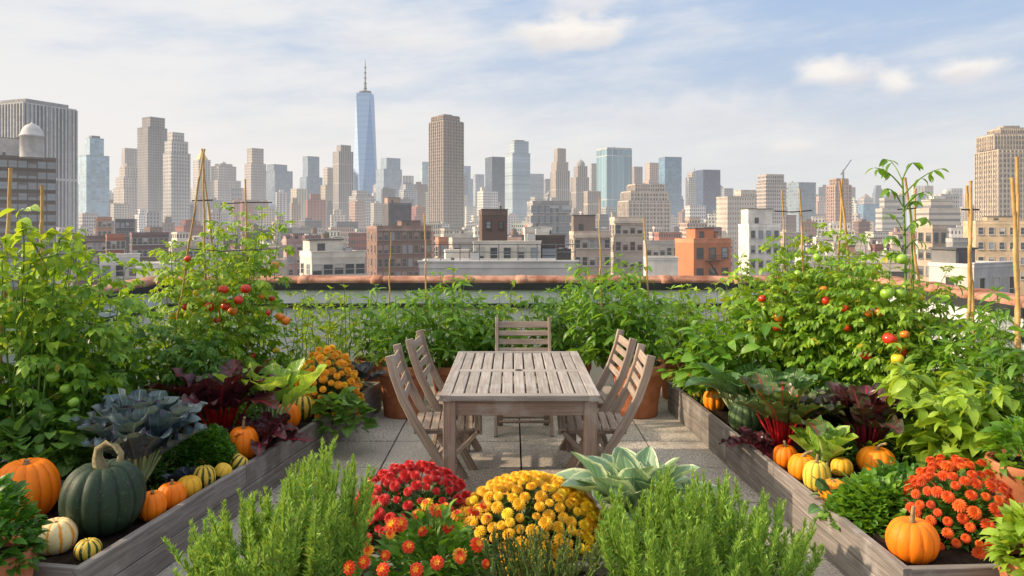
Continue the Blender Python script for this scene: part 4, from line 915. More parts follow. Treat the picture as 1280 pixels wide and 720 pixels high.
def root_at(name, label, cat, x, y, z, group=None, rz=0): return thing(name, label, cat, (x, y, z), rz, group)
_tm = {}
def tomato_mesh(mat):
    if mat.name in _tm: return _tm[mat.name]
    b = lathe([(.01, -.86), (.5, -.80), (.86, -.48), (1, 0), (.9, .48), (.6, .76), (.25, .80), (.02, .74)], 16)
    s = stamp(leaf(.3, 2, 2, .8, .8, .1, .5), frames(np.tile([(0, 0, .76)], (5, 1)), [(math.cos(a), math.sin(a), .1) for a in np.arange(5)*2*PI/5], .6), 1)
    st = tube([(0, 0, .72), (.03, 0, 1.0), (.1, 0, 1.25)], [.07, .05, .05], 5, 1)
    o = build('tomato', [b, s, st], [mat, M_STEM]); me = o.data; bpy.data.objects.remove(o); _tm[mat.name] = me
    return me
def fruits(root, spots):
    """spots: (mat, world xyz, radius)"""
    for mat, (x, y, z), r in spots:
        o = bpy.data.objects.new('tomato', tomato_mesh(mat)); col.objects.link(o); o.parent = root
        o.location = (x-root.location.x, y-root.location.y, z-root.location.z); o.scale = (r, r, r*.95); o.rotation_euler = (rng.normal(0, .3), rng.normal(0, .3), rng.random()*6)
def spot(px, py, Y, rp, mat): Y += .10; return (mat, at(px, py, Y), rp/FPX*Y)

def veg(name, label, cat, px, Y, ytop, R, z, nst, nodes, ls, tms, mat, stem=None, seed=1, droop=.45, lean=(0, 0), per=3, start=.12, group=None, fr=(), sr=.006):
    x = (px-CX)/FPX*Y; H = zt(ytop, Y)-z
    r = root_at(name, label, cat, x, Y, z, group)
    ls = ls*(1.75 if tms is TOM or tms is PEP else 1.35); nodes = int(nodes*1.25)
    t, l = branchy(H, R, nst, nodes, ls, tms, droop, start, lean, per, sr, blen=1.0 if (tms is TOM or tms is PEP) else 1.25, seed=seed)
    build('stems', t, [stem or M_STEM], r); build('foliage', l, [mat], r)
    fruits(r, fr)
    if cat == TP and R > .27 and px > 200:
        q = np.random.default_rng(seed+500); ms = [M_TOMR, M_TOMO, M_TOMG, M_TOMG, M_TOMY, M_TOMR]; xs = []
        for i in range(9):
            a = -PI*q.random(); k = .5+.25*q.random(); h = .22+.55*q.random()
            xs.append((ms[(i*5+seed) % 6], (x+R*k*math.cos(a)*(1.2-h*.3)+lean[0]*H*h, Y+R*k*math.sin(a)-.05, z+H*h), .022+.016*q.random()))
        fruits(r, xs)
    return r
SZ = .222
T = 'tomato_plant'; TP = 'tomato plant'
# left bed, back rows
veg(T, 'tall sprawling tomato vine at the left edge, its top shoots reaching past the nearest cane', TP, 10, 4.55, 296, .38, SZ, 8, 15, .095, TOM, G_TOM, seed=1, lean=(.06, 0))
veg(T, 'leafy tomato plant with three green tomatoes low on its right side, behind the kale', TP, 78, 4.75, 318, .40, SZ, 9, 15, .10, TOM, G_TOM, seed=2,
    fr=[spot(66, 471, 4.33, 8, M_TOMG), spot(82, 486, 4.30, 7, M_TOMG), spot(92, 503, 4.28, 7, M_TOMG)])
veg('pepper_plant', 'broad bushy pepper plant with drooping deep green leaves, behind the blue kale', 'pepper plant', 128, 5.15, 372, .40, SZ, 10, 13, .115, LANCE, G_DEEP, seed=3, per=4)
veg('pepper_plant', 'loose yellowing pepper plant in front of the left parapet', 'pepper plant', 150, 5.9, 372, .30, SZ, 7, 10, .09, PEP, G_TOMY, seed=4)
veg('bean_plant', 'thin wispy bean plant between the loose yellow pepper and the tripod tomato', 'bean plant', 190, 6.1, 395, .28, SZ, 7, 10, .075, PEP, G_TOM, seed=5)
veg(T, 'big tomato plant full of red tomatoes, trained on the leaning cane tripod', TP, 262, 6.05, 262, .42, SZ, 11, 18, .088, TOM, G_TOMY, seed=6, lean=(0, 0),
    fr=[spot(261, 384, 5.66, 7, M_TOMR), spot(279, 362, 5.65, 6.5, M_TOMR), spot(298, 375, 5.66, 6, M_TOMR), spot(307, 361, 5.66, 6.5, M_TOMR), spot(278, 374, 5.63, 5, M_TOMO), spot(282, 383, 5.64, 6, M_TOMR), spot(246, 366, 5.7, 5, M_TOMY), spot(246, 394, 5.7, 5, M_TOMY)])
veg(T, 'slimmer tomato plant right of the cane tripod, with few orange tomatoes', TP, 318, 6.5, 262, .30, SZ, 8, 15, .085, TOM, G_TOM, seed=7,
    fr=[spot(333, 391, 6.2, 6, M_TOMR), spot(350, 396, 6.15, 6, M_TOMO), spot(357, 401, 6.15, 6, M_TOMO)])
veg(T, 'low tomato bush in the dark clay pot below the cane tripod', TP, 232, 5.45, 395, .25, .42, 7, 10, .085, TOM, G_DEEP, seed=8)
pot('dark clay pot standing in the left bed under the low tomato bush', (232-CX)/FPX*5.45, 5.45, .17, .22, SZ, M_DPOT)
veg('pepper_plant', 'small pepper plant with sparse leaves against the white wall, left of the first back pot', 'pepper plant', 428, 6.75, 358, .16, SZ, 4, 7, .085, LANCE, G_LIME, seed=9)
veg('pepper_plant', 'short pale pepper plant right beside the slimmer tomato plant', 'pepper plant', 375, 6.75, 368, .22, SZ, 5, 8, .08, LANCE, G_TOMY, seed=10)
# along the parapet, in pots
pots = [(466, 7.45, .18, 'small terracotta pot in the far left corner by the white wall'), (845, 7.5, .18, 'small terracotta pot in the far right corner by the white wall'), (504, 6.85, .235, 'big terracotta pot left of the table, the leftmost along the far wall'), (566, 7.15, .21, 'terracotta pot half hidden behind the left chairs'), (640, 7.35, .20, 'terracotta pot hidden behind the lone end chair'),
        (712, 7.3, .21, 'terracotta pot behind the far right corner of the table'), (797, 6.85, .24, 'big terracotta pot right of the table, the rightmost along the far wall')]
for px, Y, R, lb in pots: pot(lb, (px-CX)/FPX*Y, Y, R, .46 if R > .22 else .40)
P_ = 'pepper_plant'; PC = 'pepper plant'
veg(P_, 'airy pepper plant in the small far left corner pot', PC, 466, 7.45, 356, .26, .36, 7, 11, .09, LANCE, G_PEP, seed=101, per=4)
veg(P_, 'leafy pepper plant in the small far right corner pot', PC, 845, 7.5, 362, .28, .36, 8, 11, .09, LANCE, G_PEP, seed=102, per=4)
veg(P_, 'low dense pepper plant between the two tall bushes, left of the end chair', PC, 592, 7.45, 368, .26, .30, 8, 10, .09, LANCE, G_PEP, seed=103, per=4)
veg(P_, 'low dense pepper plant right of the end chair, against the wall', PC, 706, 7.6, 364, .28, .30, 9, 11, .09, LANCE, G_PEP, seed=104, per=4)
veg(P_, 'pale leafy pepper plant just past the slim one near the left bed end', PC, 405, 7.3, 362, .28, .05, 8, 13, .09, LANCE, G_TOMY, seed=105, per=4)
veg('bean_plant', 'climbing bean filling the wall corner behind the squash vine', 'bean plant', 892, 7.4, 356, .26, .05, 8, 14, .08, OV, G_LIME, seed=106)
veg(P_, 'bushy pepper plant growing from the leftmost big pot by the far wall', PC, 504, 6.85, 366, .30, .40, 9, 11, .10, LANCE, G_PEP, seed=11, per=4)
veg(P_, 'tallest pepper plant of the left half of the far wall, behind the left chairs', PC, 556, 7.1, 338, .30, .35, 9, 13, .10, LANCE, G_PEP, seed=12, per=4)
veg('basil_bush', 'low soft basil bush behind the lone end chair', 'basil bush', 610, 7.3, 384, .30, .34, 9, 9, .10, OV, G_PEP, seed=13, per=4)
veg('basil_bush', 'upright yellow-green herb sticking up behind the end chair', 'basil bush', 640, 7.55, 352, .14, .30, 5, 10, .065, OV, G_LIME, seed=14)
veg(P_, 'drooping dark pepper plant just behind the far right table corner', PC, 690, 7.25, 362, .28, .34, 8, 10, .10, LANCE, G_DEEP, seed=15, per=4)
veg(P_, 'largest pepper bush of the far wall, bright green and taller than the coping', PC, 763, 7.0, 322, .40, .38, 13, 16, .108, LANCE, G_PEP, seed=16, per=4)
veg(P_, 'pepper bush filling the gap behind the right chairs', PC, 800, 6.9, 368, .32, .40, 9, 12, .10, LANCE, G_PEP, seed=17, per=4)
veg(P_, 'slender pepper plant standing alone against the white wall right of the big pot', PC, 857, 7.35, 358, .16, .10, 5, 12, .085, LANCE, G_LIME, seed=18)
veg('bean_plant', 'yellow-leaved climbing bean against the wall at the end of the coping view', 'bean plant', 925, 7.2, 350, .22, .22, 6, 12, .07, OV, G_LIME, seed=19)
# right bed, back rows
veg('squash_vine', 'squash vine with pale round leaves at the far end of the right bed', 'squash vine', 880, 6.35, 388, .32, SZ, 9, 9, .085, HEART, G_MINT, seed=20, per=2)
veg('bean_plant', 'leafy bean plant with broad pointed leaves behind the collards', 'bean plant', 925, 6.3, 378, .34, SZ, 9, 9, .125, OV, G_MINT, seed=21)
veg(T, 'tomato plant with mostly green tomatoes at the left end of the right-hand row', TP, 975, 6.3, 312, .36, SZ, 10, 17, .09, TOM, G_TOMY, seed=22,
    fr=[spot(971, 409, 5.9, 6, M_TOMR), spot(973, 397, 5.9, 6, M_TOMO), spot(998, 343, 5.9, 6, M_TOMG), spot(995, 395, 5.9, 5, M_TOMY), spot(1016, 352, 5.9, 6, M_TOMG)])
veg(T, 'tall tomato plant rising to the paired canes, with orange fruit in its middle', TP, 1015, 6.1, 286, .34, SZ, 10, 18, .088, TOM, G_TOMY, seed=23,
    fr=[spot(1043, 379, 5.75, 6, M_TOMR), spot(1030, 363, 5.75, 6, M_TOMO), spot(1022, 322, 5.78, 6, M_TOMG)])
veg(T, 'dense tomato plant with orange and green fruit just left of the tall shoot', TP, 1065, 5.8, 302, .36, SZ, 11, 17, .09, TOM, G_TOM, seed=24,
    fr=[spot(1086, 392, 5.4, 6, M_TOMO), spot(1080, 418, 5.4, 6, M_TOMG), spot(1084, 445, 5.3, 6, M_TOMR), spot(1094, 362, 5.4, 6, M_TOMG)])
veg(T, 'tomato plant crowned by two big green tomatoes under the tall shoot', TP, 1112, 5.6, 318, .36, SZ, 11, 17, .09, TOM, G_TOMY, seed=25,
    fr=[spot(1109, 367, 5.2, 8.5, M_TOMG), spot(1126, 367, 5.2, 7, M_TOMG), spot(1128, 324, 5.25, 7, M_TOMG), spot(1112, 424, 5.1, 9, M_TOMR), spot(1131, 418, 5.1, 6, M_TOMO), spot(1127, 434, 5.1, 6, M_TOMO), spot(1122, 449, 5.05, 8, M_TOMY)])
veg(P_, 'feathery pale pepper bush right of the tomato row', PC, 1175, 5.35, 362, .42, SZ, 12, 14, .105, LANCE, G_TOM, seed=26, per=4)
veg(P_, 'feathery pepper bush below the rightmost canes', PC, 1238, 5.0, 364, .42, SZ, 12, 14, .10, LANCE, G_PEP, seed=27, per=4)
veg(P_, 'dark leafy pepper plant cut by the right edge of view, behind the clay pot', PC, 1275, 4.5, 420, .30, .30, 9, 11, .10, OV, G_DEEP, seed=28)
veg('hydrangea_bush', 'bright lime bush of toothed pointed leaves between purple chard and clay pot', 'leafy bush', 1192, 4.55, 462, .29, SZ, 11, 11, .115, OV, G_LIME, seed=29, per=4)
# tall shoot
tx, ty, tz = at(1128, 330, 5.55); sh = root_at('tomato_shoot', 'lone tall tomato shoot with a curling leafy head high above the row', 'tomato shoot', tx, 5.55, SZ)
hp = at(1128, 222, 5.55); P = []; D = []; Sx = []; tb = [tube(bez((0, 0, 0), (.05, 0, .9), (hp[0]-tx, 0, hp[2]-SZ), 12), np.linspace(.011, .006, 12), 6)]
tb.append(tube(bez((.05, .03, 0), (.12, 0, .7), (hp[0]-tx+.07, .04, hp[2]-SZ-.16), 12), np.linspace(.009, .005, 12), 6))
for (ex, ey, n_, oy) in ((1098, 209, 4, 26), (1122, 197, 3, 30), (1168, 212, 4, 34), (1146, 203, 2, 22), (1106, 236, 3, 22), (1156, 240, 3, 24), (1104, 268, 3, 20), (1156, 272, 4, 22), (1108, 296, 4, 18), (1150, 300, 4, 18), (1112, 318, 4, 10), (1144, 252, 3, 18)):
    s = at(1128, ey+oy, 5.55); e = at(ex, ey, 5.55); a = np.array([s[0]-tx, 0, s[2]-SZ]); b = np.array([e[0]-tx, rng.normal(0, .06), e[2]-SZ])
    q = bez(a, (a+b)/2+np.array([0, 0, .07]), b, 7); tb.append(tube(q, np.linspace(.006, .0025, 7), 4))
    for k in range(n_):
        p = q[max(1, 6-k)]; 
        for sg in ((-1, 1) if k % 2 else (rng.choice((-1, 1)),)): P.append(p); D.append((sg*.8+(b-a)[0]*2, rng.normal(0, .5), -.7+.5*rng.random())); Sx.append(.07+.035*rng.random())
build('stems', tb, [M_STEM], sh); build('foliage', stamp_var(OV, frames(P, D, Sx, roll=rng.normal(0, .4, len(P)))), [G_PEP], sh)

# leafy tendrils on the left cane
tx, ty, tz = at(20, 420, 4.3); sh = root_at('bean_vine', 'young bean vine with large translucent leaves arching between the two left canes', 'bean vine', tx, 4.4, SZ)
P = []; D = []; Sx = []; tb = []
for pts in ([(20, 420), (30, 300), (22, 262)], [(28, 410), (40, 330), (85, 318), (122, 372)], [(50, 420), (58, 330), (30, 285)], [(60, 430), (75, 300), (95, 292)], [(5, 420), (4, 330), (12, 300)]):
    W3 = [np.array(at(a, b, 4.4)) for a, b in pts]; W3 = [w3-np.array([tx, 4.4, SZ]) for w3 in W3]
    a = np.array([W3[0][0]*.3, 0, 0]); q = np.concatenate([bez(a, (a+W3[0])/2, W3[0], 4)]+[bez(W3[i], (W3[i]+W3[i+1])/2+[0, 0, .03], W3[i+1], 5)[1:] for i in range(len(W3)-1)])
    q[:, 1] += np.cumsum(rng.normal(0, .012, len(q))); tb.append(tube(q, np.linspace(.006, .003, len(q)), 5))
    for k in range(3, len(q)):
        for _ in range(3): P.append(q[k]+rng.normal(0, .02, 3)); D.append((rng.normal(0, 1), rng.normal(0, .6), rng.normal(-.2, .5))); Sx.append(.07+.06*rng.random())
build('stems', tb, [M_STEM], sh); build('foliage', stamp_var(OV, frames(P, D, Sx, roll=rng.normal(0, .5, len(P)))), [G_LIME], sh)

# bean leaves low left
def leafmass(name, label, cat, px, Y, z, rx, ry, h, n, ls, tms, mat, seed, z0=0, stem=None, upb=.5, group=None):
    r = root_at(name, label, cat, (px-CX)/FPX*Y, Y, z, group)
    rr_ = np.random.default_rng(seed); tb = []
    for k in range(14):
        a = rr_.random()*6.28; d = np.array([math.cos(a)*rx*.8, math.sin(a)*ry*.8, h*(.5+.4*rr_.random())]); tb.append(tube(bez((0, 0, 0), d*[.3, .3, .7], d, 6), np.linspace(.006, .003, 6)*max(.6, min(1, rx/.2)), 4))
    build('stems', tb, [stem or M_STEM], r); build('foliage', dome(n, rx, ry, h, ls, tms, z0=z0, seed=seed, upb=upb), [mat], r); return r
leafmass('sweet_potato_vine', 'mound of large heart-shaped leaves between the biggest orange pumpkin and the kale', 'sweet potato vine', 50, 4.30, SZ, .33, .24, .46, 330, .088, HEART, G_BEAN, 31, z0=.06, upb=-.25)
leafmass('parsley_clump', 'tight curly parsley mound right of the blue kale', 'parsley', 260, 4.62, SZ, .18, .17, .29, 2600, .032, TRE, G_PARS, 32)
leafmass('mint_clump', 'dark parsley mound in the bottom left corner, in its own pot', 'mint', -6, 3.12, .36, .15, .15, .34, 620, .062, OV, G_PARS, 33)
pot('terracotta pot in the bottom left corner under the dark mint', (-4-CX)/FPX*3.12, 3.12, .14, .38)
leafmass('mint_clump', 'round mint mound with small shiny leaves beside the orange-red mum', 'mint', 1094, 3.82, SZ, .215, .19, .25, 1500, .042, HEART, G_MINT, 34)
leafmass('mint_clump', 'low mint sprawl behind the round mint mound', 'mint', 1120, 4.15, SZ, .2, .15, .2, 700, .045, OV, G_PARS, 35)
leafmass('mint_clump', 'lime leafed herb mound in the bottom right corner', 'mint', 1294, 3.05, .36, .13, .15, .22, 420, .075, OV, G_LIME, 36)
pot('terracotta pot in the bottom right corner under the lime herb', (1294-CX)/FPX*3.05, 3.05, .13, .38)
pot('terracotta pot tucked behind the orange-red mum', (1290-CX)/FPX*3.98, 3.98, .21, .25, SZ)
leafmass('chilli_bush', 'small chilli bush in the clay pot behind the orange-red mum', 'chilli bush', 1284, 3.98, .44, .17, .16, .30, 220, .09, OV, G_MINT, 37)
leafmass('squash_plant', 'squash plant with dull green drooping leaves in front of the marigolds', 'squash plant', 428, 5.72, SZ, .19, .15, .24, 100, .095, HEART, G_BEAN, 38, upb=.1)
leafmass('strawberry_plant', 'small grey-green leaves spilling over the pumpkins by the mint mound', 'strawberry plant', 1048, 4.0, SZ, .12, .12, .14, 45, .07, HEART, G_COLL, 39)
leafmass('thyme_mat', 'low dark ground herb filling the middle of the left bed', 'thyme', 200, 4.6, SZ, .28, .5, .10, 900, .045, OV, G_PARS, 40)
leafmass('thyme_mat', 'low dark ground herb filling the back of the right bed', 'thyme', 1130, 4.9, SZ, .55, .5, .14, 1100, .06, OV, G_DEEP, 41)
leafmass('thyme_mat', 'low weedy greenery at the foot of the left tomato row', 'thyme', 262, 5.7, SZ, .6, .5, .16, 1200, .06, OV, G_DEEP, 42)

# rosettes ------------------------------------------------------------------
def rosette(name, label, cat, px, Y, z, n, size, tms, mat, stalk, seed, e0=15, e1=80, pl=.3, sr=.007, sc=(1, .55), center=None, group=None, flat=1.0, pack_mat2=None, frac2=0):
    r = root_at(name, label, cat, (px-CX)/FPX*Y, Y, z, group); q = np.random.default_rng(seed)
    P = []; D = []; Sx = []; tb = []
    for i in range(n):
        t = i/max(1, n-1); az = i*2.39996+q.normal(0, .12); el = math.radians(e0+(e1-e0)*t**.8+q.normal(0, 4)); s = size*(sc[0]+(sc[1]-sc[0])*t)*(.88+.24*q.random())
        d = np.array([math.cos(az)*math.cos(el), math.sin(az)*math.cos(el)*flat, math.sin(el)]); st = pl*size*(1.1-.3*t)
        a = np.array([math.cos(az)*.02, math.sin(az)*.02, 0]); up = nrm(d+np.array([0, 0, .75])); b = a+up*st
        tb.append(tube(bez(a, a+up*st*.5, b, 5), np.linspace(sr, sr*.7, 5), 6)); P.append(b-up*.01); D.append(d); Sx.append(s)
    P = np.array(P); D = np.array(D); Sx = np.array(Sx)
    build('stalks', tb, [stalk], r)
    k2 = int(n*(1-frac2)); build('foliage', stamp_var(tms, frames(P[:k2], D[:k2], Sx[:k2], roll=q.normal(0, .2, k2))), [mat], r)
    if frac2: build('inner_leaves', stamp_var(tms, frames(P[k2:], D[k2:], Sx[k2:], roll=q.normal(0, .2, n-k2))), [pack_mat2], r)
    return r
KALE = [leaf(.62, 14, 8, 1.0, .55, .25, b, .25, 5, .5) for b in (.5, .9, 1.2)]
for k_ in range(3): KALE[k_] = leaf(.54, 26, 10, 1.0, .45, .3, (.15, .5, .85)[k_], .22, (4.5, 5.5, 4)[k_], .5)
CABB = [leaf(.85, 8, 6, 1.0, .5, .15, b, .12, 3, .7) for b in (-.3, .2, .6)]
CHARD = [leaf(.55, 24, 8, .85, .55, .2, b, .20, 3.6, .4) for b in (.3, .7, 1.2)]
ROMA = [leaf(.66, 14, 8, 1.2, .5, .25, b, .12, 3, .6) for b in (-.2, .2, .6)]
HOST = [leaf(.58, 12, 6, .8, .65, .35, b, .08, 2.5, .5) for b in (.2, .6, 1.1)]
COLL = [leaf(.62, 8, 6, .8, .55, .25, b, .08, 3, .4) for b in (.5, .9, 1.3)]
rosette('kale_plant', 'big blue-grey curly kale with purple heart behind the dark green pumpkin', 'kale', 172, 4.30, SZ, 40, .37, KALE, G_KALE, M_PALEST, 51, 38, 88, .55, .010, (.9, 1.05), group=None, pack_mat2=G_KALEC, frac2=.1)
rosette('cabbage_plant', 'dark blue-green cabbage squeezed between the orange pumpkin and green pumpkin', 'cabbage', 92, 4.1, SZ, 14, .16, CABB, G_CABD, M_PALEST, 52, 15, 85, .2)
rosette('cabbage_plant', 'small dark cabbage under the right side of the kale', 'cabbage', 226, 4.3, SZ, 14, .13, CABB, G_CABD, M_PALEST, 53, 15, 85, .2)
rosette('chard_plant', 'red-stalked chard with dark purple leaves left of the pale lettuce', 'chard', 276, 5.15, SZ, 30, .35, CHARD, G_CHPUR, M_REDST, 54, 34, 84, .85, .009, (1, .7), pack_mat2=G_BEET, frac2=.3)
rosette('purple_lettuce', 'floppy near-black purple lettuce next to the orange pumpkin in the left bed', 'lettuce', 326, 4.95, SZ, 18, .22, CHARD, G_CHPUR, M_MAGST, 55, 15, 75, .6, .006)
rosette('lettuce_plant', 'large light green romaine lettuce in the middle of the left bed', 'lettuce', 338, 5.28, SZ, 24, .34, ROMA, G_LETT, M_PALEST, 56, 40, 87, .75, .009)
rosette('cabbage_plant', 'very dark cabbage at the back of the left bed, left of the back pepper', 'cabbage', 372, 6.35, SZ, 16, .22, CABB, G_CABD, M_PALEST, 57, 15, 80, .6, .01)
rosette('cabbage_plant', 'very dark cabbage at the end of the left bed, behind the marigolds', 'cabbage', 436, 6.55, SZ, 16, .22, CABB, G_CABD, M_PALEST, 58, 15, 80, .8, .01)
rosette('collard_plant', 'broad smooth collard greens at the far end of the right bed', 'collard', 925, 5.75, SZ, 22, .35, COLL, G_COLL, M_PALEST, 59, 24, 80, .7, .009)
rosette('kale_plant', 'dull green savoy kale behind the bright red chard', 'kale', 985, 5.55, SZ, 22, .36, KALE, G_COLL, M_PALEST, 60, 30, 84, .6, .009)
rosette('chard_plant', 'bright red stalked chard with green leaves in the right bed', 'chard', 978, 4.92, SZ, 24, .31, CHARD, G_CHARD, M_REDST, 61, 32, 84, .85, .011, (1, .75))
rosette('purple_lettuce', 'limp dark purple leaves hanging over the plank edge of the right bed', 'lettuce', 948, 4.98, SZ, 14, .20, CHARD, G_CHPUR, M_MAGST, 62, 0, 60, .4, .006)
rosette('lettuce_plant', 'small bright green lettuce between the pumpkins and purple chard', 'lettuce', 1028, 4.62, SZ, 20, .25, ROMA, G_LETT, M_PALEST, 63, 42, 86, .3, .008)
rosette('chard_plant', 'crinkled dark purple chard with magenta stalks in the right bed', 'chard', 1083, 4.85, SZ, 28, .32, CHARD, G_BEET, M_MAGST, 64, 36, 86, .75, .011, (1, .75), pack_mat2=G_CHPUR, frac2=.5)
rosette('hosta_plant', 'pale variegated hosta with cream leaf edges, right of the yellow mum', 'hosta', 792, 3.62, .225, 34, .33, HOST, G_HOSTA, M_PALEST, 65, 26, 84, .45, .008, (1, .8))

# pumpkins --------------------------------------------------------------------
M_PSTEM = plain('pumpkin_stem', (.22, .17, .08), .7, .3, .35, 15, .6, c2=(.36, .30, .16))
OG = gourd_mat('orange_rind', (.92, .215, .003), (.74, .125, .003), (.0, .3))
OG2 = gourd_mat('light_orange_rind', (.95, .29, .006), (.80, .18, .004), (.0, .35))
DGN = gourd_mat('dark_green_rind', (.022, .046, .024), (.010, .022, .011), (.0, .45), speck=(.05, .09, .045))
WOS = gourd_mat('cream_orange_striped_rind', (.80, .66, .36), (.78, .30, .03), (.25, .5))
YGS = gourd_mat('yellow_green_striped_rind', (.72, .48, .06), (.03, .07, .02), (.45, .65), speck=(.5, .4, .08))
YEL = gourd_mat('yellow_rind', (.80, .45, .03), (.62, .27, .02), (.0, .5))
YST = gourd_mat('yellow_striped_rind', (.80, .55, .06), (.30, .33, .05), (.35, .6))
BIC = gourd_mat('two_tone_rind', (.78, .50, .05), (.55, .30, .03), (.0, .5), patch=((.02, .04, .02), .62))
BLK = gourd_mat('black_rind', (.02, .022, .025), (.01, .01, .012), (.0, .5))
def pumpkin(label, px, pyb, wpx, hpx, ribs, mat, bed=None, z=SZ, name='pumpkin', stem=(1.0, .3), depth=.055, tilt=0, curl=0, stem_mat=None, cat='pumpkin', clampR=1.0, onY=None):
    Y = onY or FPX*(CAM_H-z)/(pyb-HZ); R = wpx/2/FPX*Y; Y += R*.55; X = (px-CX)/FPX*Y; R = wpx/2/FPX*Y; H = hpx/FPX*Y*.93
    if bed:
        Np, u, v, Lg, wd = BEDS[bed]; rel = np.array([X, Y])-Np; a, b = rel@u, rel@v; m_ = .042+R*clampR
        b = min(max(b, m_), wd-m_); a = max(a, .042+R); X, Y = Np+u*a+v*b
    r = thing(name, label, cat, (X, Y, z-.012), rng.random()*.6+PI/2)
    k = ribs*8; n = 22; ph = np.linspace(0.001, PI-.001, n); th = np.arange(k)*2*PI/k
    prof_r = np.sin(ph)**.75; zz = np.cos(ph)
    rib = 1-depth*(1-np.abs(np.sin(ribs*th/2))**.7)
    hmod = 1-.0*th
    V = np.zeros((n, k, 3)); wob = 1+.02*np.sin(2*th+px)
    for i in range(n):
        rr2 = prof_r[i]*R*(1-(1-rib)*min(1, prof_r[i]*1.3))*wob
        dm = (.22 if zz[i] > 0 else .10)*math.exp(-(prof_r[i]/.33)**2)*np.sign(zz[i])
        V[i, :, 0] = rr2*np.cos(th); V[i, :, 1] = rr2*np.sin(th); V[i, :, 2] = H/2+H/2*(zz[i]-dm)*(1-.35*(1-rib)*(zz[i] > 0))
    U = np.stack(np.broadcast_arrays((th/(2*PI)*ribs)[None], (ph/PI)[:, None]), -1).reshape(-1, 2)
    i_ = np.arange(n-1)[:, None]*k; j = np.arange(k-1)[None]
    F = np.stack([i_+j, i_+k+j, i_+k+j+1, i_+j+1], -1).reshape(-1, 4)
    # seam column duplicated so the rind stripes close cleanly
    V2 = V[:, :1].reshape(-1, 3); U2 = np.stack([np.full(n, float(ribs)), ph/PI], -1); V_ = np.concatenate([V.reshape(-1, 3), V2]); U_ = np.concatenate([U, U2]); b0 = n*k
    F2 = np.array([(i*k+k-1, (i+1)*k+k-1, b0+i+1, b0+i) for i in range(n-1)])
    q_ = np.random.default_rng(int(px*7+pyb)); V_ = V_*np.array([1+q_.normal(0, .03), 1+q_.normal(0, .03), 1]); V_[:, 0] += V_[:, 2]*q_.normal(0, .06)*np.clip(1-V_[:, 2]/H, 0, 1)
    body = build('rind', pk(V_, np.concatenate([F, F2]), U_), [mat], r)
    zt_ = H*.90; sl = stem[0]*R*.55; sr_ = R*.085*(1.3 if R < .09 else 1)
    a = np.array([0, 0, zt_-.02]); lean = np.array([math.cos(px), -abs(math.sin(px))*.4, 0])*stem[1]*sl
    if curl: pts = np.array([(0, 0, zt_-.03), (-.02*1, -.01, zt_+.05), (-.01, -.02, zt_+.10), (.03, -.03, zt_+.125), (.075, -.03, zt_+.115), (.10, -.03, zt_+.08), (.095, -.03, zt_+.045)])*[1, 1, 1]
    else: pts = bez(a, a+[0, 0, sl*.8], a+lean+[0, 0, sl], 7)
    n_ = len(pts); rad = sr_*np.concatenate([[2.3, 1.35], np.linspace(1.05, .8, n_-3), [.95]])
    s = tube(pts, rad, 10); Vs = s[0].reshape(n_, 10, 3).copy(); c = Vs.mean(1, keepdims=True); Vs = c+(Vs-c)*(1+.16*np.where(np.arange(10) % 2, 1, -1))[None, :, None]
    cap = (Vs[-1], np.array([(0, 1, 2, 3), (0, 3, 4, 5), (0, 5, 6, 7), (0, 7, 8, 9)]), np.zeros((10, 2)), 0)
    o = build('stem', [(Vs.reshape(-1, 3), s[1], s[2], 0), cap], [stem_mat or M_PSTEM], r)
    if curl: o.rotation_euler = (0, 0, -r.rotation_euler.z)
    if tilt: r.rotation_euler = (tilt, 0, r.rotation_euler.z); r.location.z += abs(math.sin(tilt))*R*.3
    return r
pumpkin('biggest orange pumpkin, cut by the left edge of view beside the dark green one', 33, 655, 80, 82, 14, OG, 'L', depth=.07, stem=(.5, .2))
pumpkin('large dark green pumpkin with a long curling stem, near corner of the left bed', 129, 675, 100, 98, 13, DGN, 'L', curl=1, depth=.08)
G = 'gourd'
pumpkin('small cream gourd with orange stripes at the near corner of the left bed', 70, 694, 50, 46, 10, WOS, 'L', name=G, cat=G, stem=(.5, .2))
pumpkin('tiny green and yellow striped gourd at the very corner of the left bed', 110, 700, 31, 28, 10, YGS, 'L', name=G, cat=G, stem=(.7, .2))
pumpkin('small orange pumpkin touching the right side of the dark green pumpkin', 197, 652, 35, 40, 10, OG, 'L', stem=(1.1, 1.2))
pumpkin('small orange pumpkin between another small orange one and a yellow gourd', 218, 637, 32, 36, 10, OG, 'L', stem=(1.3, .2))
pumpkin('small smooth yellow gourd right of the two small orange pumpkins', 236, 623, 31, 30, 9, YEL, 'L', name=G, cat=G, stem=(.4, .2))
pumpkin('upright yellow gourd with green stripes in the left bed', 256, 612, 27, 33, 9, YGS, 'L', name=G, cat=G, stem=(.4, .2), depth=.18)
pumpkin('little warty yellow gourd sitting behind the upright striped gourd', 251, 588, 20, 20, 8, YEL, 'L', name=G, cat=G, stem=(.4, .2), clampR=3.8)
pumpkin('dark green and yellow two-tone gourd near the parsley', 278, 602, 24, 24, 8, BIC, 'L', name=G, cat=G, stem=(.4, .3), tilt=.5)
pumpkin('yellow and green ribbed gourd resting on the plank edge below the orange pumpkin', 292, 590, 24, 23, 9, YGS, 'L', name=G, cat=G, stem=(.4, .3), tilt=.7, depth=.18)
pumpkin('medium orange pumpkin with a tall grey stem beside the parsley mound', 304, 576, 38, 46, 12, OG, 'L', stem=(1.9, .3))
pumpkin('flattened black squash lying before the orange pumpkin in the left bed', 334, 552, 32, 27, 10, BLK, 'L', name='squash', cat='squash', stem=(.3, .2), depth=.06)
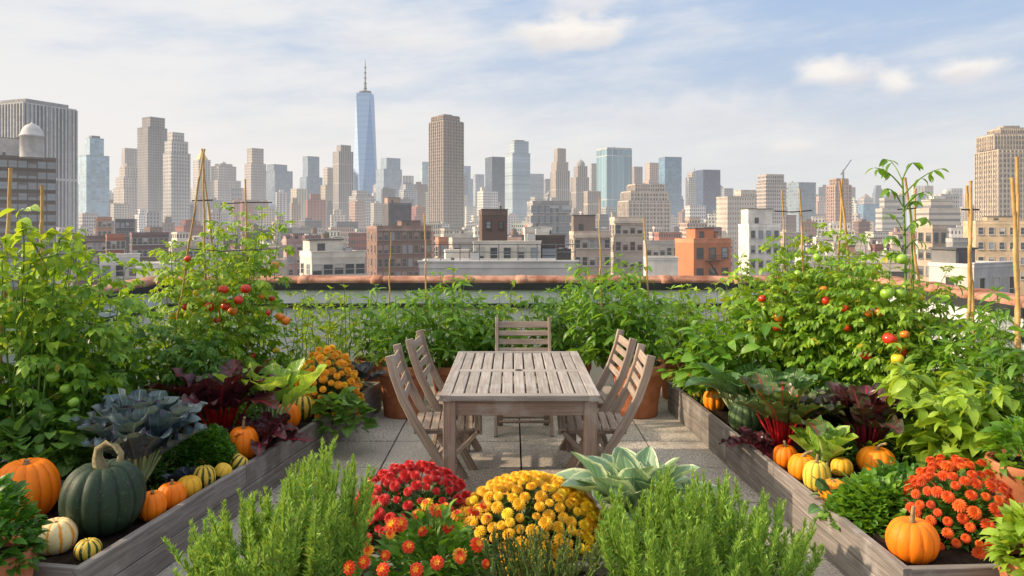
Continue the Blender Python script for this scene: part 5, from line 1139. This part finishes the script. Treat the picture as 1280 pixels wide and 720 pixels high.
pumpkin('orange pumpkin half hidden behind the black squash', 358, 538, 34, 36, 11, OG, 'L', stem=(1.2, .3))
pumpkin('yellow pumpkin with dark green stripes and a tall stem, far part of the left bed', 378, 526, 33, 36, 11, YGS, 'L', stem=(1.6, .2))
pumpkin('small orange pumpkin at the far end of the pumpkin line in the left bed', 397, 511, 25, 21, 9, OG2, 'L', stem=(.6, .2))
pumpkin('bright orange pumpkin with a pale upright stem at the near corner of the right bed', 1129, 706, 60, 58, 12, OG, 'R', stem=(1.6, .1), stem_mat=None)
pumpkin('large orange pumpkin sitting behind the mint mound in the right bed', 1096, 596, 46, 38, 12, OG2, 'R', stem=(1.2, .9), clampR=2.2)
pumpkin('orange pumpkin farthest left of the right-bed row, below the red chard', 974, 586, 31, 32, 11, OG, 'R', stem=(1.3, .3))
pumpkin('orange pumpkin with hooked stem, second of the right-bed row', 995, 602, 36, 36, 11, OG2, 'R', stem=(1.3, 1.3))
pumpkin('tall yellow pumpkin with green streaks, third of the right-bed row', 1013, 617, 34, 44, 11, YST, 'R', stem=(1.7, .3))
pumpkin('golden orange pumpkin nearest the mint in the right-bed row', 1030, 634, 36, 36, 11, OG2, 'R', stem=(.7, .3))
pumpkin('small plain yellow pumpkin behind the golden orange one', 1052, 596, 28, 26, 10, YEL, 'R', stem=(.6, .3), clampR=2.6)
pumpkin('mottled dark green pumpkin at the edge of the right bed under the collards', 925, 542, 42, 42, 12, gourd_mat('mottled_green_rind', (.08, .14, .05), (.03, .06, .03), (.1, .6), speck=(.25, .33, .12)), 'R', stem=(.5, .3))
pumpkin('lumpy orange pumpkin left of the mottled green one', 893, 514, 28, 30, 9, OG2, 'R', stem=(.5, .3), depth=.18)
pumpkin('small pale squash at the far edge of the right bed', 874, 497, 22, 20, 8, YST, 'R', name='squash', cat='squash', stem=(.5, .3))
pumpkin('small yellow pumpkin at the very far end of the right bed', 858, 486, 20, 22, 9, YEL, 'R', stem=(.5, .3))
pumpkin('tiny orange pumpkin raised among yellow leaves at the far end of the right bed', 866, 480, 20, 22, 9, OG, 'R', stem=(.5, .3), clampR=3.4)

# flowers ---------------------------------------------------------------------
def bloom_mesh(key, mats, rings, cen):
    out = []
    for (n, el, ln, wd, off, mi) in rings:
        a = np.arange(n)*2*PI/n+off; e = math.radians(el)
        d = np.stack([np.cos(a)*math.cos(e), np.sin(a)*math.cos(e), np.full(n, math.sin(e))], -1)
        out.append(stamp(leaf(wd, 3, 2, 1.15, .6, .25, .9, mi=mi), frames(np.stack([d[:, 0]*.06, d[:, 1]*.06, np.full(n, .0)], -1), d, ln)))
    out.append(xf(lathe([(.16, -.05), (.18, .04), (.1, .12), (.01, .15)], 8, cen)))
    o = build('bloom', out, mats); me = o.data; bpy.data.objects.remove(o); return me
def petal(name, c1, c2): return leaf_mat(name, c1, c2, rough=.55, trans=.22, faded=tuple(min(1, x) for x in (c2[0]*.9, c2[1]*1.15+.01, c2[2]*1.1)))
PR = petal('crimson_petal', (.46, .006, .008), (.74, .02, .014)); PY = petal('yellow_petal', (.90, .43, .006), (1.0, .60, .02)); PO = petal('golden_petal', (.92, .33, .005), (1.0, .48, .015))
PV = petal('vermilion_petal', (.66, .06, .005), (.88, .13, .008)); PM = petal('marigold_petal', (.74, .03, .004), (.92, .085, .006)); PMO = petal('marigold_edge', (.90, .30, .01), (.95, .42, .02))
MUM = [(15, 0, .54, .34, 0, 0), (14, 20, .50, .36, .2, 0), (12, 40, .45, .38, .1, 0), (10, 58, .40, .42, .3, 0), (7, 76, .34, .5, .3, 0)]
B_RED = [bloom_mesh('r', [PR, PR], MUM, 1)]; B_YEL = [bloom_mesh('y', [PY, PY], MUM, 1)]; B_ORG = [bloom_mesh('o', [PO, PO], MUM, 1)]
B_VER = [bloom_mesh('v', [PV, PV], MUM, 1)]
MAR = [(11, 2, .52, .48, 0, 0), (10, 24, .46, .46, .3, 0), (8, 46, .38, .5, .1, 0), (6, 66, .32, .5, .3, 1)]
B_MAR = [bloom_mesh('m', [PM, PMO], MAR, 1)]
B_MAR2 = [bloom_mesh('m2', [PMO, PM], MAR, 1)]
def mum(label, px, Y, z, R, H, n, bs, meshes, leafm, seed, stuffn=0, tmin=.0, name='chrysanthemum', cat='chrysanthemum', extra=None, nl=1100, spots=None, ls=.05):
    q = np.random.default_rng(seed)
    r = root_at(name, label, cat, (px-CX)/FPX*Y, Y, z)
    tb = []
    for k in range(26):
        a = q.random()*6.28; e = q.random()**.5; d = np.array([math.cos(a)*R*.8*e, math.sin(a)*R*.8*e, H*.8*(1-.5*e*e)]); tb.append(tube(bez((0, 0, 0), d*[.3, .3, .6], d, 5), np.linspace(.005, .0025, 5), 4))
    build('stems', tb, [M_STEM], r)
    build('foliage', dome(nl, R*.90, R*.90, H*.86, ls, [leaf(.5, 3, 2, .9, .6, .3, .7, lob=.18), leaf(.42, 3, 2, .9, .7, .2, 1.1, lob=.2)], seed=seed, shell=.45), [leafm], r)
    N_ = n+stuffn; P = []
    if spots is None:
        i = 0; cand = 0
        while len(P) < N_ and cand < 30000:
            cand += 1; zc = tmin+(1-tmin)*q.random(); a = q.random()*6.28; s = math.sqrt(max(0, 1-zc*zc)); d = np.array([s*math.cos(a), s*math.sin(a), zc])
            if d[2] < .25 and q.random() < .45: continue
            p = d*np.array([R, R, H])
            mind = bs*(.78 if cand < 9000 else .60)
            if all(np.linalg.norm(p-k_[0]) > mind for k_ in P): P.append((p, d))
    else:
        for (sx, sy, dy) in spots:
            w3 = np.array(at(sx, sy, Y+dy))-np.array(r.location); P.append((w3, nrm(np.array([w3[0]*1.2, w3[1]*1.5-.1, w3[2]]))))
    P.sort(key=lambda t: t[0][1]-.5*t[0][2])
    for i, (p, d) in enumerate(P[:100]):
        me = meshes[i % len(meshes)]; o = bpy.data.objects.new('bloom', me); col.objects.link(o); o.parent = r
        nn = Vector(nrm(d*np.array([1/R, 1/R, 1/H])*.2+np.array([0, -.15, .35])+q.normal(0, .14, 3)))
        o.location = p*(1+q.normal(0, .035)); o.rotation_euler = nn.to_track_quat('Z', 'Y').to_euler(); s = bs*(.62+.55*q.random()); o.scale = (s, s, s)
    rest = P[100:]
    if rest:
        me = meshes[0]; nv = len(me.vertices); V = np.zeros(nv*3); me.vertices.foreach_get('co', V); V = V.reshape(-1, 3); F = np.zeros(len(me.polygons)*4, int); me.polygons.foreach_get('vertices', F); F = F.reshape(-1, 4)
        o = build('rear_blooms', [stamp((V, F, np.full((nv, 2), .3), 0), frames(np.array([p for p, d in rest]), np.tile([(0, 1, 0.2)], (len(rest), 1)), bs))], [me.materials[0]], r); o['kind'] = 'stuff'
    return r
G_MUM = leaf_mat('mum_leaf', (.03, .085, .018), (.08, .17, .04), rough=.5, trans=.15)
mum('dome of crimson red chrysanthemums, left of the yellow mum', 516, 3.64, .225, .305, .33, 100, .054, B_RED, G_MUM, 71, 80)
mum('dome of golden yellow chrysanthemums in front of the table', 662, 3.56, .225, .345, .295, 100, .058, B_YEL, G_MUM, 72, 130)
mum('orange-gold mum at the far end of the left bed', 408, 6.05, SZ, .27, .50, 100, .064, B_ORG, G_MUM, 73, 60, nl=900)
mum('orange-red chrysanthemum mound at the near right corner', 1199, 3.66, SZ, .265, .35, 100, .056, B_VER, leaf_mat('mum_leaf_light', (.05, .14, .02), (.12, .27, .04), rough=.5), 74, 40, nl=1500)
msp = [(458, 686, -.3), (489, 655, -.2), (500, 654, -.15), (439, 711, -.35), (487, 666, -.22), (511, 684, -.2), (546, 702, -.3), (482, 714, -.38), (519, 710, -.35), (577, 690, -.2), (597, 680, -.15), (571, 646, -.05), (546, 636, .0), (533, 630, .05), (557, 630, 0.03), (520, 637, 0), (615, 640, 0), (603, 634, .05), (480, 693, -.28), (575, 700, -.25), (612, 702, -.2), (528, 664, -.05), (592, 640, .03), (461, 706, -.3), (560, 660, 0)]
mum('loose marigold bush with orange-red blooms, in front of the red mum', 540, 3.02, .225, .27, .46, 100, .052, B_MAR+B_MAR+B_MAR+B_MAR2, G_MINT, 75, 0, name='marigold_bush', cat='marigolds', nl=900, ls=.06, spots=msp)
for o_ in []: pass

# rosemary ---------------------------------------------------------------------
def rosemary(label, px, Y, z, rx, ry, H, nst, seed, prof, nd=150, nl=.030, mat=None, name='rosemary_bush', cat='rosemary', nw=.13, lean=0, sp=.35):
    q = np.random.default_rng(seed); r = root_at(name, label, cat, (px-CX)/FPX*Y, Y, z); tb = []; P = []; D = []; Sx = []
    for s in range(nst):
        a = q.random()*6.28; e = math.sqrt(q.random()); bx, by = rx*e*math.cos(a), ry*e*math.sin(a)
        h = H*prof(bx/rx)*(.72+.3*q.random())*(1-.15*abs(by/ry)); tilt = bx*sp+lean*h
        end = np.array([bx+tilt+q.normal(0, .03), by*1.25+q.normal(0, .03), h])
        pts = bez((bx*.75, by*.75, 0), (bx+tilt*.2+q.normal(0, .02), by, h*.55), end, 9); pts[2:8] += q.normal(0, .004, (6, 3))
        tb.append(tube(pts, np.linspace(.0042, .0016, 9), 4))
        n = int(nd*h/.42); t = .08+.92*q.random(n)**.85; idx = np.minimum((t*8).astype(int), 7); f = (t*8-idx)[:, None]; p = pts[idx]*(1-f)+pts[idx+1]*f
        az = q.random(n)*6.28; el = .55+.55*q.random(n)+.5*t**4; d = np.stack([np.cos(az)*np.cos(el), np.sin(az)*np.cos(el), np.sin(el)], -1)
        P.append(p); D.append(d); Sx.append(nl*(.7+.5*q.random(n))*(1.05-.45*t**5))
    P = np.concatenate(P); D = np.concatenate(D); Sx = np.concatenate(Sx)
    build('stems', tb, [M_STEM], r)
    build('foliage', stamp_var([leaf(nw, 2, 1, .8, .5, .0, .5), leaf(nw, 2, 1, .8, .5, .0, .9)], frames(P, D, Sx, roll=q.random(len(P))*6)), [mat or G_ROSE], r)
    return r
rosemary('rosemary bush with tall soft spires, left of the red mum in the foreground', 352, 2.88, .225, .35, .25, .61, 165, 81, lambda u: .80+.30*math.exp(-((u-.35)/.35)**2)-.22*max(0, -u)-.1*max(0, u-.6), 270, .038, nw=.14, sp=.10)
rosemary('broad even rosemary bush in the right foreground, below the hosta', 880, 2.88, .225, .39, .26, .54, 175, 82, lambda u: 1.0-.22*abs(u)**2-.15*max(0, u), 270, .038, nw=.14, sp=.10)
rosemary('grey-green thyme bush between the marigolds and the right rosemary', 672, 2.92, .225, .22, .18, .33, 120, 83, lambda u: 1.0-.15*abs(u), 150, .014, G_THY, 'thyme_bush', 'thyme', .6, 0, .3)

# canes ------------------------------------------------------------------------
def cane(label, p0, p1, Y, r=.011, foot=None):
    a = np.array(at(*p0, Y)); b = np.array(at(*p1, Y)); d = (b-a); base_z = foot if foot is not None else SZ-.02
    s0 = a-d*((a[2]-base_z)/d[2]); L_ = np.linalg.norm(b-s0)
    t = thing('bamboo_cane', label, 'garden cane', tuple(s0)); n = max(4, int(L_/.22)); pts = []; rad = []
    for i in range(n+1):
        f = i/n
        if i: pts.append((b-s0)*(f-.012)); rad.append(r*(1.05-.25*f))
        pts.append((b-s0)*f); rad.append(r*(1.22-.25*f))
        if i < n: pts.append((b-s0)*(f+.012)); rad.append(r*(1.05-.25*f))
    pts = np.array(pts); pts[:, 0] += .004*np.sin(np.arange(len(pts))); build('pole', tube(pts, rad, 8), [M_CANE], t)
    return t
def wire(label, pts, Y, r=.004, name='garden_wire'):
    P3 = [np.array(at(a, b, Y)) for a, b in pts]; o = build(name, tube(np.array(P3)-P3[0], r, 5), [M_WIRE], loc=tuple(P3[0])); tag(o, label, 'wire'); return o
cane('thick cane at the far left edge, leaning slightly to the right as it rises', (2, 420), (14, 210), 4.5, .013)
cane('upright cane second from the left edge, behind the bean vine', (53, 400), (52, 232), 4.85, .013)
cane('front leg of the left tripod, crossing down to the left', (222, 400), (255, 186), 5.75, .009)
cane('back leg of the left tripod, leaning right', (268, 330), (252, 186), 6.25, .009)
cane('middle upright leg of the left tripod', (256, 340), (254, 190), 6.0, .009)
cane('cane right of the tripod, standing straight behind the slimmer tomato', (308, 330), (307, 224), 6.3, .009)
cane('thin cane beside the first back pot', (486, 380), (489, 290), 7.0, .007, foot=.38)
cane('tall thin cane rising above the bush behind the left chairs', (533, 380), (531, 267), 7.05, .008, foot=.36)
cane('tall thin cane left in the largest pepper bush', (751, 370), (749, 245), 7.05, .008, foot=.38)
cane('tall thin cane right in the largest pepper bush', (810, 360), (805, 272), 7.0, .008, foot=.38)
cane('thin cane at the left end of the right-hand tomato row', (981, 345), (978, 238), 6.3, .008)
cane('cane with a darker top left of the paired canes', (1004, 340), (1000, 236), 6.1, .009)
cane('left one of the two crossing canes over the right-hand tomato row', (1062, 332), (1050, 226), 6.0, .012)
cane('right one of the two crossing canes over the right-hand tomato row', (1048, 332), (1053, 224), 6.05, .010)
cane('cane leaning behind the tall tomato shoot', (1144, 320), (1132, 222), 5.7, .011)
cane('second cane behind the tall tomato shoot, more upright', (1140, 330), (1145, 236), 5.75, .009)
cane('thick cane leaning right, third from the right edge of view', (1211, 410), (1214, 226), 5.2, .013)
cane('thick cane beside it with a crooked foot, left of the edge pair', (1217, 410), (1209, 232), 5.25, .012)
cane('thickest cane in front of the right edge', (1277, 520), (1266, 222), 4.7, .014)
cane('tall cane at the right edge reaching highest', (1271, 480), (1272, 196), 4.85, .012)
wire('dark cross wire tying the left tripod near its top', [(240, 251), (266, 250)], 6.0, .006)
wire('long dark wire from the tripod to the cane on its right', [(276, 255), (306, 253), (340, 253)], 6.3, .005)
wire('sagging wire across the middle of the tripod tomato', [(236, 311), (280, 314), (338, 311)], 5.8, .004)
wire('dark ring wire around the darker-topped cane', [(968, 264), (990, 265), (1015, 263)], 6.1, .005)
wire('dark tie wire across the two canes near the right edge', [(1202, 262), (1224, 262)], 5.2, .006)
wire('dark tie wire by the tall tomato shoot', [(1122, 262), (1146, 260)], 5.6, .005)
# ------------------------------------------------------------------ sky, sun, camera
SUN_EL = math.radians(27); SUN_AZ = math.radians(-90)   # azimuth from +Y towards +X
w = bpy.data.worlds.new("World"); scene.world = w; w.use_nodes = True; nt = w.node_tree; nt.nodes.clear()
out = nt.nodes.new('ShaderNodeOutputWorld'); bg = nt.nodes.new('ShaderNodeBackground'); L(nt, bg.outputs[0], out.inputs[0])
sky = N(nt, 'ShaderNodeTexSky', sky_type='NISHITA'); sky.sun_disc = False; sky.sun_elevation = SUN_EL; sky.sun_rotation = SUN_AZ
sky.altitude = 30; sky.air_density = 1.0; sky.dust_density = 1.5; sky.ozone_density = 1.4
tc = N(nt, 'ShaderNodeTexCoord'); sp = N(nt, 'ShaderNodeSeparateXYZ'); L(nt, tc.outputs['Generated'], sp.inputs[0])
el = MATH(nt, 'ARCSINE', sp.outputs[2]); az = MATH(nt, 'ARCTAN2', sp.outputs[0], sp.outputs[1])
BGS = .1
def K(c): return tuple(x/BGS for x in c)
# cloud veil: long streaks, thick to the left, thinning to blue on the upper right
cv = N(nt, 'ShaderNodeCombineXYZ'); L(nt, MATH(nt, 'ADD', az, MATH(nt, 'MULTIPLY', el, .9)), cv.inputs[0]); L(nt, MATH(nt, 'SUBTRACT', MATH(nt, 'MULTIPLY', el, 4.5), MATH(nt, 'MULTIPLY', az, .55)), cv.inputs[1])
n1 = NOISE(nt, cv.outputs[0], 2.6, 8, .58); n2 = NOISE(nt, cv.outputs[0], 7.0, 6, .6)
leftness = SMOOTH(nt, sp.outputs[0], .42, -.66)
hor = SMOOTH(nt, el, .26, .0)
veil = MATH(nt, 'ADD', MATH(nt, 'MULTIPLY', n1, 1.0), MATH(nt, 'MULTIPLY', n2, .28))
veil = MATH(nt, 'ADD', veil, MATH(nt, 'MULTIPLY', leftness, .27))
veil = MATH(nt, 'ADD', veil, MATH(nt, 'MULTIPLY', hor, .10))
veil = MATH(nt, 'SUBTRACT', veil, MATH(nt, 'MULTIPLY', MATH(nt, 'MULTIPLY', SMOOTH(nt, sp.outputs[0], .0, .5), SMOOTH(nt, el, .12, .3)), .16))
vf = MATH(nt, 'MULTIPLY', SMOOTH(nt, veil, .50, .98), .92)
blue = MIX(nt, SMOOTH(nt, el, .02, .30), K((.72, .76, .82)), K((.46, .61, .85)))
base = MIX(nt, .85, sky.outputs[0], blue)
colr = MIX(nt, vf, base, K((.90, .885, .87)))
# warm bright band on the horizon
hz = SMOOTH(nt, el, .20, .0)
colr = MIX(nt, MATH(nt, 'MULTIPLY', hz, .72), colr, MIX(nt, leftness, K((.80, .79, .78)), K((.97, .90, .83))))
# soft cumulus puffs
v3 = tc.outputs['Generated']
for (px, py, sa, se, st) in ((708, 42, .082, .030, 1.0), (735, 40, .06, .026, .8), (1037, 92, .050, .019, 1.0), (1124, 104, .026, .017, .9), (1210, 87, .044, .015, .9), (880, 30, .05, .02, .25), (985, 186, .035, .012, .4), (870, 140, .12, .035, .45), (490, 40, .10, .03, .3), (735, 5, .06, .02, .5)):
    u = (px-CX)/FPX; vv = (HZ-py)/FPX; a0 = math.atan(u); e0 = math.atan(vv/math.sqrt(1+u*u))
    da = MATH(nt, 'DIVIDE', MATH(nt, 'SUBTRACT', az, a0), sa); de = MATH(nt, 'DIVIDE', MATH(nt, 'SUBTRACT', el, e0), se)
    r2 = MATH(nt, 'SQRT', MATH(nt, 'ADD', MATH(nt, 'MULTIPLY', da, da), MATH(nt, 'MULTIPLY', de, de)))
    nn = NOISE(nt, VSCALE(nt, v3, (1, 1, 1.8)), 21, 6, .55)
    f = SMOOTH(nt, MATH(nt, 'ADD', r2, MATH(nt, 'MULTIPLY', MATH(nt, 'SUBTRACT', nn, .5), 1.7)), 1.25, .2)
    shade = MIX(nt, SMOOTH(nt, MATH(nt, 'ADD', de, MATH(nt, 'MULTIPLY', MATH(nt, 'SUBTRACT', nn, .5), 2)), -.9, .3), K((.80, .77, .77)), K((.98, .93, .88)))
    colr = MIX(nt, MATH(nt, 'MULTIPLY', f, st), colr, shade)
# below the horizon: city haze
colr = MIX(nt, SMOOTH(nt, el, -.02, -.2), colr, K((.25, .23, .2)))
# added fill light: sky brightened round the sun, out of view left, and overhead
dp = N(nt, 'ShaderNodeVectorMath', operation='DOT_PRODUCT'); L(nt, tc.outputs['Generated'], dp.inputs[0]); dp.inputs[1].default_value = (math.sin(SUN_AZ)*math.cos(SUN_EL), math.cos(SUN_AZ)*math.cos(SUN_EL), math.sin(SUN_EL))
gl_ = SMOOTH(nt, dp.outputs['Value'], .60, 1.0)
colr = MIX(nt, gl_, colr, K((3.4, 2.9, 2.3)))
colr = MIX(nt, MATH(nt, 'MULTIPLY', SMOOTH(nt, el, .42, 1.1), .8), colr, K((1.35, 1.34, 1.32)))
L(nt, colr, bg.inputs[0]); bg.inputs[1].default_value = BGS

sd = bpy.data.lights.new('sun', 'SUN'); sd.energy = 5.4; sd.angle = math.radians(1.0); sd.color = (1.0, .78, .55)
so = bpy.data.objects.new('sun', sd); col.objects.link(so)
dv = Vector((math.sin(SUN_AZ)*math.cos(SUN_EL), math.cos(SUN_AZ)*math.cos(SUN_EL), math.sin(SUN_EL)))
so.rotation_euler = dv.to_track_quat('Z', 'Y').to_euler(); so.location = dv*50

cd = bpy.data.cameras.new('camera'); cam = bpy.data.objects.new('camera', cd); col.objects.link(cam)
cam.location = (0, 0, CAM_H); cam.rotation_euler = (PI/2, 0, 0)
cd.sensor_width = 36; cd.lens = 36*FPX/1280; cd.shift_y = -(360-HZ)/1280; cd.clip_start = .05; cd.clip_end = 20000
cd.dof.use_dof = True; cd.dof.focus_distance = 4.6; cd.dof.aperture_fstop = 11.0
scene.camera = cam
scene.view_settings.view_transform = 'Standard'; scene.view_settings.look = 'None'; scene.view_settings.exposure = 0
scene.render.resolution_x = 1024; scene.render.resolution_y = 576
